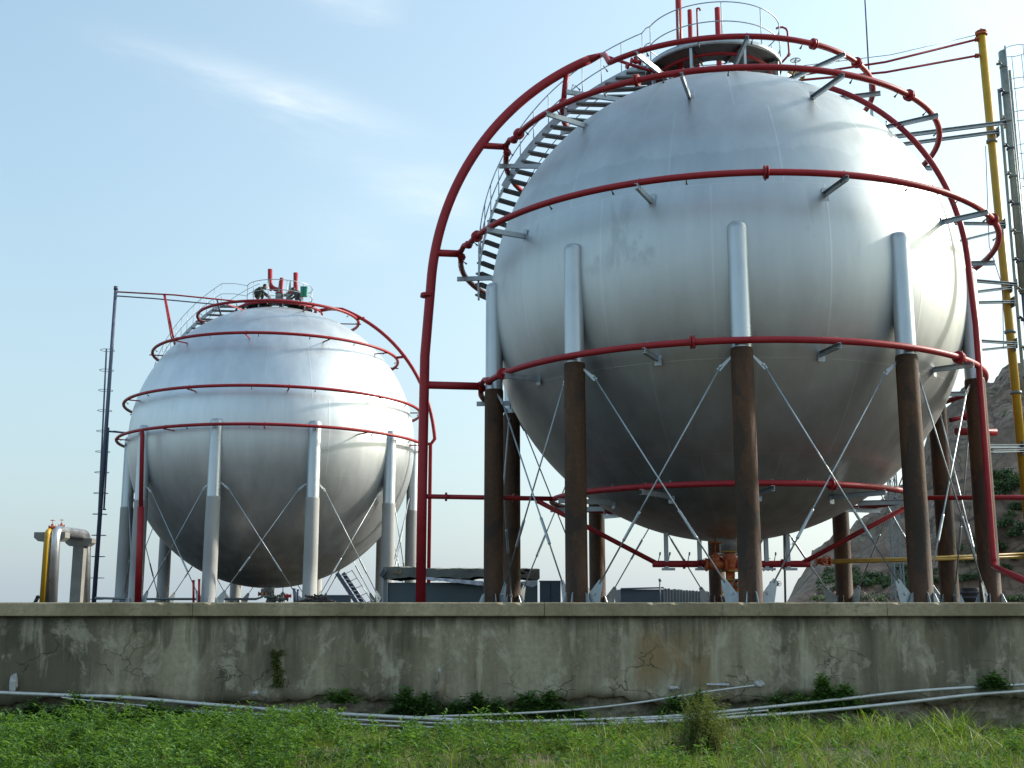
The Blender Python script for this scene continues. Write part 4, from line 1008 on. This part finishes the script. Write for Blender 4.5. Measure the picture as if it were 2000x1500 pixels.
# ------------------------------------------------------------------ ground, terrace, hill
def gz(x, y):
    return GROUND + .10*np.sin(x*.35+1.2)*.5 + .05*np.sin(x*.9+y*.7) + .03*np.sin(x*2.3-y*1.9) + .10*np.clip((16.6-y)/4,0,1)
X_, Y_ = np.meshgrid(np.linspace(-24,24,193), np.linspace(4,17.3,60)); Z_ = gz(X_, Y_)
vv = np.stack([X_.ravel(),Y_.ravel(),Z_.ravel()],1); nxx = 193
ii = (np.arange(59)[:,None]*nxx+np.arange(192)[None]).ravel(); ff = np.stack([ii,ii+1,ii+nxx+1,ii+nxx],1)
o = bpy.data.objects.new('ground', np_mesh('ground', vv, ff, M['soil'], True)); C.objects.link(o); o['kind'] = 'structure'
# outer sheet of land to the horizon, a frame around the near ground
b = MB()
for lo, hi in (((-900,-900),(900,3.98)),((-900,3.98),(-24.02,17.5)),((24.02,3.98),(900,17.5)),((-900,17.5),(900,1500))):
    b.box((lo[0],lo[1],GROUND-.6),(hi[0],hi[1],GROUND-.03))
o = single('land', b, M['soil'], None, None, kind='structure')
b = MB(); b.box((-60,17.72,GROUND-.3),(60,95,FLOOR-.002)); single('terrace_floor', b, M['floor'], None, None, kind='structure')

# rock face on the right
def hill():
    nx_, ny_ = 150, 90; Xh = np.linspace(6, 75, nx_+1); Yh = np.linspace(66, 125, ny_+1); X2, Y2 = np.meshgrid(Xh, Yh)
    # skyline at depth ~80 as read from the photo (pixel x, pixel y)
    px = np.array([1540,1590,1640,1700,1760,1800,1830,1850,1870,1885,1900,1945,1965,2000,2100,2600]); py = np.array([1172,1098,1070,1032,985,930,880,850,820,792,788,785,752,742,700,560])
    Yr = 84.0; sx = np.array([at(p, q, Yr).x for p, q in zip(px, py)]); sz = np.array([at(p, q, Yr).z for p, q in zip(px, py)])
    ang = X2/Y2*Yr
    hgt = np.interp(ang, sx, sz, left=-.3)
    f = np.clip((Y2-66)/(Yr-66), 0, 1); prof = np.where(Y2 < Yr, f**.55, 1.0)
    terr = prof+.05*np.sin(f*14+X2*.4)
    Z = hgt*terr*np.where(Y2>Yr, Y2/Yr*1.0, 1)
    def vn(x, y, s, seed):
        r_ = np.random.default_rng(seed); g = r_.uniform(-1,1,(64,64)); u = x/s % 63; v = y/s % 63
        i, j = u.astype(int), v.astype(int); a, b2 = u-i, v-j; a = a*a*(3-2*a); b2 = b2*b2*(3-2*b2)
        return (g[i,j]*(1-a)*(1-b2)+g[(i+1)%64,j]*a*(1-b2)+g[i,(j+1)%64]*(1-a)*b2+g[(i+1)%64,(j+1)%64]*a*b2)
    rough = 1.1*vn(X2,Y2,5,1)+.7*vn(X2,Y2,2.2,2)+.8*np.abs(vn(X2,Y2,1.6,3))+.35*vn(X2,Y2,.7,4)
    Z = Z + rough*np.clip(Z/4,0,1)*np.where(np.abs(Y2-Yr)<3, .45, 1)
    Z = np.maximum(Z, FLOOR-.5)
    YD = Y2 + 1.0*vn(X2,Z+50,2.0,6)*np.clip(Z/4,0,1)
    v = np.stack([X2.ravel(), YD.ravel(), Z.ravel()],1); ii = (np.arange(ny_)[:,None]*(nx_+1)+np.arange(nx_)[None]).ravel()
    fa = np.stack([ii,ii+1,ii+nx_+2,ii+nx_+1],1)
    o = bpy.data.objects.new('rock_face', np_mesh('rock_face', v, fa, M['rock'], False)); C.objects.link(o); o['kind'] = 'structure'
    return X2, YD, Z
HX, HY, HZ = hill()
# spoil bank along the foot of the rock
xa, xb = at(1575,1170,63).x, 34; nb_ = 220; vs = []; fs = []
for i in range(nb_+1):
    x = xa+(xb-xa)*i/nb_; hh = (.55+.25*sin(x*1.3)+.18*sin(x*3.7+1)+.12*sin(x*8.1)+.1*random.random())*min(1, i/14)
    for f, y in ((0,61.5),(.45,62.2),(.8,62.7),(1,63.3),(.75,64.6),(.5,67.5)):
        vs.append((x+random.uniform(-.05,.05), y+random.uniform(-.2,.2), FLOOR-.02+hh*f*random.uniform(.85,1.1)))
for i in range(nb_):
    for k in range(5): fs.append((i*6+k, (i+1)*6+k, (i+1)*6+k+1, i*6+k+1))
single('rubble_bank', MB().add(vs, fs), M['rock'], None, None, kind='structure')

# ------------------------------------------------------------------ vegetation
def gzv(x, y): return gz(x, y)
def blades(name, cx, cy, cz, h, w, lean, m, label=None, kind='stuff', seg=3, cat='grass'):
    """arrays of grass blades, each a bent tapering strip"""
    n = len(cx); th = rng.uniform(0, 2*pi, n); la = rng.uniform(0, 2*pi, n)
    dx, dy = np.cos(th)*w/2, np.sin(th)*w/2; lx, ly = np.cos(la)*lean*h, np.sin(la)*lean*h
    V_ = np.zeros((n, 2*seg+1, 3))
    for s in range(seg):
        f = s/seg; k = 1-f*.55
        px, py, pz = cx+lx*f*f, cy+ly*f*f, cz+h*(f-.25*lean*f*f)
        V_[:,2*s] = np.stack([px-dx*k, py-dy*k, pz],1); V_[:,2*s+1] = np.stack([px+dx*k, py+dy*k, pz],1)
    V_[:,2*seg] = np.stack([cx+lx, cy+ly, cz+h*(1-.25*lean)],1)
    base = (np.arange(n)*(2*seg+1))[:,None]; F_ = []
    for s in range(seg-1):
        F_.append(base+np.array([2*s,2*s+1,2*s+3])); F_.append(base+np.array([2*s,2*s+3,2*s+2]))
    F_.append(base+np.array([2*seg-2,2*seg-1,2*seg]))
    me = np_mesh(name, V_.reshape(-1,3), np.concatenate(F_), m)
    o = bpy.data.objects.new(name, me); C.objects.link(o)
    if label: o['label'] = label; o['category'] = cat
    if kind: o['kind'] = kind
    return o
def scatter(n, x0, x1, y0, y1, dens=None):
    x = rng.uniform(x0, x1, n); y = rng.uniform(y0, y1, n)
    if dens is not None: k = rng.uniform(0,1,n) < dens(x, y); x, y = x[k], y[k]
    return x, y
def clump(x, y, s=1.0, ph=0): return .5+.25*np.sin(x*2.1*s+ph)+.25*np.sin(y*2.9*s+x*1.3*s+ph*2)
# short grass everywhere in front of the wall
x, y = scatter(90000, -8.5, 9, 10.5, 17.0, lambda x, y: np.clip(.55+.6*clump(x,y,1.2)-np.clip((y-16.0)*.55,0,.8)*(np.abs(x)<6),.08,1))
h = rng.uniform(.06,.20,len(x))*(.7+.7*clump(x,y,.8,1)); h = np.where(y > 16.2, h*.9, h)
k = ~((clump(x,y,.9,5) < .24) & (x > -3)); x, y, h = x[k], y[k], h[k]
blades('grass', x, y, gzv(x,y)-.01, h, rng.uniform(.004,.009,len(x)), rng.uniform(.2,1.0,len(x)), M['grass'], 'short bright green grass covering the ground in front of the wall')
# long drooping blades, mostly on the right
x, y = scatter(11000, -1.5, 9, 11, 16.8, lambda x, y: np.clip(.1+.2*(x-1)/3,.05,.8)*(clump(x,y,1.6,3) > .55))
h = rng.uniform(.22,.48,len(x))
blades('tall_grass', x, y, gzv(x,y)-.01, h, rng.uniform(.008,.016,len(x)), rng.uniform(.4,1.25,len(x)), M['grass'], 'long arching grass blades on the right half of the foreground', seg=6)

x, y = scatter(1500, -8.5, 9, 11, 16.9); h = rng.uniform(.15,.42,len(x))
M['dry'] = leaf_material('dry_stalks', (.22,.17,.08), (.38,.31,.17), .3)
blades('dry_stalks', x, y, gzv(x,y)-.01, h, rng.uniform(.003,.006,len(x)), rng.uniform(.1,.9,len(x)), M['dry'], 'thin straw coloured dead stalks scattered through the grass', seg=5)
def leafy(name, stems, m, label, kind=None, group=None, leaf=(.035,.012), lps=26, droop=.6, cat='plant', spread=1.0, stemm=None):
    """stems: list of (x,y,z,height,lean). Small pointed leaves round each stem."""
    vs = []; fs = []
    for (x, y, z, h, ln) in stems:
        a0 = random.uniform(0, 2*pi); bx, by = cos(a0)*ln*h, sin(a0)*ln*h
        def sp(f): return V(x+bx*f*f, y+by*f*f, z+h*f*(1-.15*ln*f))
        pr = [sp(0), sp(.5), sp(1)]; w = .004
        o = len(vs); vs += [tuple(pr[0]+V(-w,0,0)), tuple(pr[0]+V(w,0,0)), tuple(pr[1]+V(w*.7,0,0)), tuple(pr[1]+V(-w*.7,0,0)), tuple(pr[2])]
        fs += [(o,o+1,o+2),(o,o+2,o+3),(o+3,o+2,o+4)]
        for k in range(lps):
            f = .15+.85*(k+random.random())/lps; p = sp(f); a = random.uniform(0, 2*pi); L = leaf[0]*random.uniform(.6,1.5)*(1.15-.5*f)
            el = random.uniform(-.3,.9); d = V(cos(a)*cos(el), sin(a)*cos(el), sin(el)); sd = d.cross(V(0,0,1)).normalized()*leaf[1]*random.uniform(.7,1.3)
            st = p+d*(L*.25*spread); mid = st+d*L*.5; tip = st+d*L-V(0,0,L*droop*.4)
            o = len(vs); vs += [tuple(p if spread < 1.5 else st), tuple(mid+sd), tuple(tip), tuple(mid-sd)]; fs += [(o,o+1,o+2),(o,o+2,o+3)]
    me = np_mesh(name, np.array(vs), np.array(fs), m); ob = bpy.data.objects.new(name, me); C.objects.link(ob)
    c = stems[len(stems)//2]
    ob['label'] = label; 
    ob['category'] = cat
    if kind: ob['kind'] = kind
    if group: ob['group'] = group
    return ob
st = []
while len(st) < 1700:
    x = random.uniform(-8.5, 1.2); y = random.uniform(11, 16.7)
    pr = .95 if x < -2.2 else .25
    if y > 16.0: pr *= .85 if x < -2.5 else .3
    if random.random() < pr: st.append((x, y, float(gz(x,y)), random.uniform(.12,.34)*(1.25 if x < -3.5 else .95)*(.85 if (y > 15.7 and x > -5) else 1.0)*(.7+.85*float(clump(np.float64(x),np.float64(y),1.1,2))), random.uniform(.1,.6)))
leafy('weeds', st, M['weed'], 'feathery bright green weeds massed on the left half of the foreground', 'stuff', leaf=(.085,.012), lps=32)
st = [(random.uniform(1,8.5), random.uniform(11,16.6), 0, random.uniform(.12,.3), random.uniform(.1,.6)) for _ in range(350)]
st = [(a,b_,float(gz(a,b_)),h_,l_) for a,b_,_,h_,l_ in st]
leafy('weeds', st, M['weed'], 'scattered small leafy weeds among the long grass at right', 'stuff', leaf=(.07,.012), lps=26)

# individual plants at the wall foot
def creeper(px0, px1, py0, py1, n, label, Yp=16.95, m='ivy', leaf=(.05,.021), group='creepers and weeds growing at the wall foot', name='creeper'):
    st = []
    for _ in range(int(n*2.6)):
        px, py = random.gauss((px0+px1)/2,(px1-px0)*.32), random.uniform(0,1)**.8
        px = min(px1+8, max(px0-8, px))
        e = max(0, 1-abs((px-(px0+px1)/2)/((px1-px0)/2+9))**1.6)*(.7+.3*sin(px*.13)); yy = py1-(py1-py0)*py*e
        q = at(px, yy+6, Yp-random.uniform(0,.12)); st.append((q.x, q.y, q.z, random.uniform(.04,.19), random.uniform(.3,1.5)))
    return leafy(name, st, M[m], label, None, group, leaf=leaf, lps=9, spread=1.0)
creeper(762,850,1338,1400,130,'dark leafy creeper on the wall foot left of the root stump')
creeper(868,1000,1355,1402,150,'low dark creeper on the wall foot right of the root stump')
creeper(985,1128,1345,1405,220,'thick dark creeper on the footing below the second brown column')
creeper(1500,1545,1350,1398,50,'small creeper just right of the slanting conduit end')
creeper(1545,1690,1318,1392,200,'leafy weed cluster growing up the wall below the third brown column',m='weed')
creeper(1920,1965,1318,1345,40,'small green tuft on the wall edge at the right')
creeper(120,180,1358,1410,60,'green sprig growing over the thick conduit at the left',m='weed')
creeper(1290,1400,1345,1400,90,'pale grassy weeds in front of the footing left of the slanting conduit end',m='weed')
creeper(0,140,1372,1410,110,'dark leaves in the shade under the conduit at far left',Yp=16.6)
creeper(180,420,1378,1412,160,'leaves crowding under the conduits at left',Yp=16.4,m='weed')
creeper(640,690,1345,1372,25,'tiny tuft on the broken render edge',m='weed')
# sprig hanging down the wall face
st = []
for i in range(110):
    px = random.gauss(541, 6.5); py = random.uniform(1272,1345); q = at(px, py, YW-.03); st.append((q.x, q.y, q.z, random.uniform(.03,.07), .5))
leafy('wall_fern', st, M['bush'], 'green fern like sprig growing from the middle of the wall left of centre', None, None, leaf=(.04,.010), lps=8)
# feathery bush right of centre
st = []
c = at(1372,1500,13.6)
for _ in range(150):
    a, r_ = random.uniform(0,2*pi), random.uniform(0,.30); st.append((c.x+cos(a)*r_, 13.6+sin(a)*r_, float(gz(c.x,13.6)), random.uniform(.30,.90)*(1-1.3*r_), random.uniform(.05,.42)))
leafy('feathery_bush', st, M['bush'], 'tall feathery olive bush standing in the grass right of centre', None, None, leaf=(.045,.006), lps=60, cat='bush')
# tufts of tall grass as single plants
def tuft(px, py, Yt, n, hh, label, spread=.12):
    q = at(px, py, Yt); x = q.x+rng.normal(0,spread,n); y = Yt+rng.normal(0,spread,n); z = gz(x,y)
    o = blades('grass_tuft', x, y, z, rng.uniform(hh*.6,hh,n), rng.uniform(.010,.018,n), rng.uniform(.25,1.1,n), M['grass'], label, None, 7, 'grass')
    o['group'] = 'tall grass tufts in the foreground'
tuft(1225,1400,15.8,60,.34,'upright tuft of broad dark blades in front of the conduits at centre right',.10)
tuft(1865,1450,14.5,90,.55,'tall arching pale tuft near the right edge',.12)
tuft(1700,1440,14.6,70,.42,'wide green tuft below the fourth brown column',.18)
tuft(1560,1450,14.0,60,.38,'green tuft right of the feathery bush',.15)
tuft(1130,1440,14.3,50,.34,'green tuft in front of the dark creeper at centre',.15)

# scrub on the rock face
def scrub(n, cond, label, size):
    ny_, nx_ = HX.shape; vs = []; fs = []; tries = 0
    while n > 0 and tries < 400000:
        tries += 1; i, j = random.randrange(ny_-1), random.randrange(nx_-1); x, y, z = HX[i,j], HY[i,j], HZ[i,j]
        if z < .0 or not cond(x/y, z/y): continue
        n -= 1; r_ = random.uniform(.5,1)*size
        for k in range(80):
            a, e = random.uniform(0,2*pi), random.uniform(-.2,1.3); rr = r_*random.uniform(.3,1)
            p = V(x+rr*cos(a)*cos(e), y+rr*sin(a)*cos(e)-.2, z+rr*sin(e)*.8); s = random.uniform(.04,.10)
            d = V(random.uniform(-1,1),random.uniform(-1,1),random.uniform(-1,1)).normalized()*s; w_ = d.cross(V(random.uniform(-1,1),random.uniform(-1,1),1)).normalized()*s*.6
            o = len(vs); vs += [tuple(p-d), tuple(p+w_), tuple(p+d), tuple(p-w_)]; fs += [(o,o+1,o+2),(o,o+2,o+3)]
    for q_ in range(110 if 'foot' in label else 0):
        x, y = random.uniform(xa, xb), random.uniform(61.8, 63.2); r_ = random.uniform(.25,.5)
        for k in range(60):
            a, e = random.uniform(0,2*pi), random.uniform(-.1,1.3); rr = r_*random.uniform(.3,1)
            p = V(x+rr*cos(a)*cos(e), y+rr*sin(a)*cos(e), .15+rr*sin(e)*.9); s = random.uniform(.03,.08)
            d = V(random.uniform(-1,1),random.uniform(-1,1),random.uniform(-1,1)).normalized()*s; w_ = d.cross(V(random.uniform(-1,1),random.uniform(-1,1),1)).normalized()*s*.6
            o = len(vs); vs += [tuple(p-d), tuple(p+w_), tuple(p+d), tuple(p-w_)]; fs += [(o,o+1,o+2),(o,o+2,o+3)]
    me = np_mesh('scrub', np.array(vs), np.array(fs), M['scrub']); o = bpy.data.objects.new('scrub', me); C.objects.link(o); o['kind'] = 'stuff'
    o['label'] = label; o['category'] = 'scrub'
def win(px0, px1, py0, py1):
    a, b_ = at(px0,py0,1), at(px1,py1,1); return lambda u, v: a.x < u < b_.x and b_.z < v < a.z
w1, w2, w3 = win(1930,2040,925,1080), win(1860,2040,1040,1180), win(1600,1860,1110,1170)
scrub(230, lambda u, v: w1(u,v) and random.random() < .8, 'green scrub on the rock face right of the rightmost column', .65)
scrub(170, lambda u, v: (w2(u,v) and random.random() < .5) or (w3(u,v) and random.random() < .25), 'dark scrub along the foot of the rock face', .55)
scrub(30, win(1800,2040,740,920), 'sparse scrub high on the rock face by the yellow pipe', .45)

# ------------------------------------------------------------------ light and sky
SUN_AZ = 70; SUN_EL = 27         # degrees right of the view direction, above the horizon
sd = V(sin(R(SUN_AZ))*cos(R(SUN_EL)), cos(R(SUN_AZ))*cos(R(SUN_EL)), sin(R(SUN_EL)))
L_ = bpy.data.lights.new('sun', 'SUN'); L_.energy = 2.0; L_.angle = R(2.5); L_.color = (1,.955,.88)
o = bpy.data.objects.new('sun', L_); C.objects.link(o); o.rotation_euler = sd.to_track_quat('Z', 'Y').to_euler(); o.location = (20,0,30)
W = bpy.data.worlds.new('World'); bpy.context.scene.world = W; W.use_nodes = True; nt = W.node_tree
bg = nt.nodes['Background']
sky = nt.nodes.new('ShaderNodeTexSky'); sky.sky_type = 'NISHITA'; sky.sun_disc = False
sky.sun_elevation = R(SUN_EL); sky.sun_rotation = R(SUN_AZ); sky.air_density = 1.0; sky.dust_density = 2.2; sky.ozone_density = 1.4; sky.altitude = 0
tc = nt.nodes.new('ShaderNodeTexCoord'); sp = nt.nodes.new('ShaderNodeSeparateXYZ'); nt.links.new(tc.outputs['Generated'], sp.inputs[0])
dx, dy, dz = sp.outputs
dys = math_(nt, 'MAXIMUM', dy, .05); u = math_(nt, 'DIVIDE', dx, dys); v = math_(nt, 'DIVIDE', dz, dys)
front = ramp(nt, dy, [(.05, 0), (.3, 1)])
def wisp(pa, pb, wid, amp, nscale=9):
    a, b_ = at(*pa,1), at(*pb,1); c = ((a.x+b_.x)/2, (a.z+b_.z)/2); L = math.hypot(b_.x-a.x, b_.z-a.z)/2; th = math.atan2(b_.z-a.z, b_.x-a.x)
    uu = math_(nt,'SUBTRACT',u,c[0]); vv = math_(nt,'SUBTRACT',v,c[1])
    s = math_(nt,'ADD', math_(nt,'MULTIPLY',uu,cos(th)/L), math_(nt,'MULTIPLY',vv,sin(th)/L))
    q = math_(nt,'ADD', math_(nt,'MULTIPLY',uu,-sin(th)/wid), math_(nt,'MULTIPLY',vv,cos(th)/wid))
    cb = nt.nodes.new('ShaderNodeCombineXYZ'); nt.links.new(math_(nt,'MULTIPLY',s,L*nscale*.35), cb.inputs[0]); nt.links.new(math_(nt,'MULTIPLY',q,wid*nscale*1.6), cb.inputs[1])
    nz = nt.nodes.new('ShaderNodeTexNoise'); nz.inputs['Scale'].default_value = 1.6; nz.inputs['Detail'].default_value = 6; nz.inputs['Roughness'].default_value = .6; nz.inputs['Distortion'].default_value = .5
    nt.links.new(cb.outputs[0], nz.inputs['Vector'])
    q2 = math_(nt,'ADD', q, math_(nt,'MULTIPLY', math_(nt,'SUBTRACT', nz.outputs['Fac'], .5), 1.6))
    g_ = math_(nt,'ADD', math_(nt,'POWER', math_(nt,'ABSOLUTE',s), 3.0), math_(nt,'MULTIPLY', q2, q2))
    g_ = math_(nt,'EXPONENT', math_(nt,'MULTIPLY', g_, -1.6))
    return math_(nt,'MULTIPLY', math_(nt,'MULTIPLY', g_, ramp(nt, nz.outputs['Fac'], [(.3,.45),(.65,1)])), amp)
cl = None
for a_ in (((200,70),(860,275),.018,.42,26),((380,130),(700,235),.030,.22,36),((690,345),(960,385),.030,.45,14),((580,-30),(800,20),.022,.5,14),((560,430),(800,470),.035,.16,14),((1850,-10),(2040,70),.03,.5,14),((560,285),(760,300),.02,.15,14),((0,1120),(60,1160),.014,.0,14)):
    w_ = wisp(*a_); cl = w_ if cl is None else math_(nt,'ADD',cl,w_)
fb = noise(nt, 26, 7, .7, vec=(.35,1,1.6), coord='Generated', dist=.6)
cl = math_(nt,'MULTIPLY', cl, ramp(nt, fb, [(.3,.55),(.7,1.25)]))
cl = math_(nt,'MULTIPLY', math_(nt,'MINIMUM', cl, .8), front)
# thin high veil, denser to the horizon
veil = ramp(nt, dz, [(0.0, .85), (.12, .72), (.35, .45), (.8, .2)])
dt = nt.nodes.new('ShaderNodeVectorMath'); dt.operation = 'DOT_PRODUCT'; nt.links.new(tc.outputs['Generated'], dt.inputs[0]); dt.inputs[1].default_value = sd
toward = ramp(nt, dt.outputs['Value'], [(.10, 0), (.45, .38), (.9, 1)])
STR = .11
vcol = mix(nt, toward, (1.95, 2.32, 2.68), (3.6, 3.75, 3.9))
c_ = mix(nt, veil, mix(nt, 1, sky.outputs[0], (1.14, 1.32, 1.16), 'MULTIPLY'), vcol)
c_ = mix(nt, math_(nt,'MULTIPLY',cl,.75), c_, (4.0, 4.3, 4.5))
nt.links.new(c_, bg.inputs['Color']); bg.inputs['Strength'].default_value = STR

# ------------------------------------------------------------------ camera and render
cam = bpy.data.cameras.new('camera'); co = bpy.data.objects.new('camera', cam); C.objects.link(co)
cam.sensor_width = 36; cam.lens = 36*F/2000; cam.clip_end = 3000; cam.clip_start = .1
co.location = (0,0,0); co.rotation_euler = (pi/2+PITCH, 0, 0)
S = bpy.context.scene; S.camera = co
S.render.engine = 'CYCLES'; S.cycles.max_bounces = 6; S.cycles.diffuse_bounces = 3; S.cycles.transmission_bounces = 3; S.cycles.caustics_reflective = False; S.cycles.caustics_refractive = False
S.view_settings.view_transform = 'Standard'; S.view_settings.look = 'None'; S.view_settings.exposure = 1.28; S.view_settings.gamma = 1
for ob in list(bpy.data.objects):
    if ob.parent is None and 'label' in ob.keys() and 'kind' not in ob.keys(): ob['kind'] = 'thing'
    if 'axis' in ob.keys(): del ob['axis']
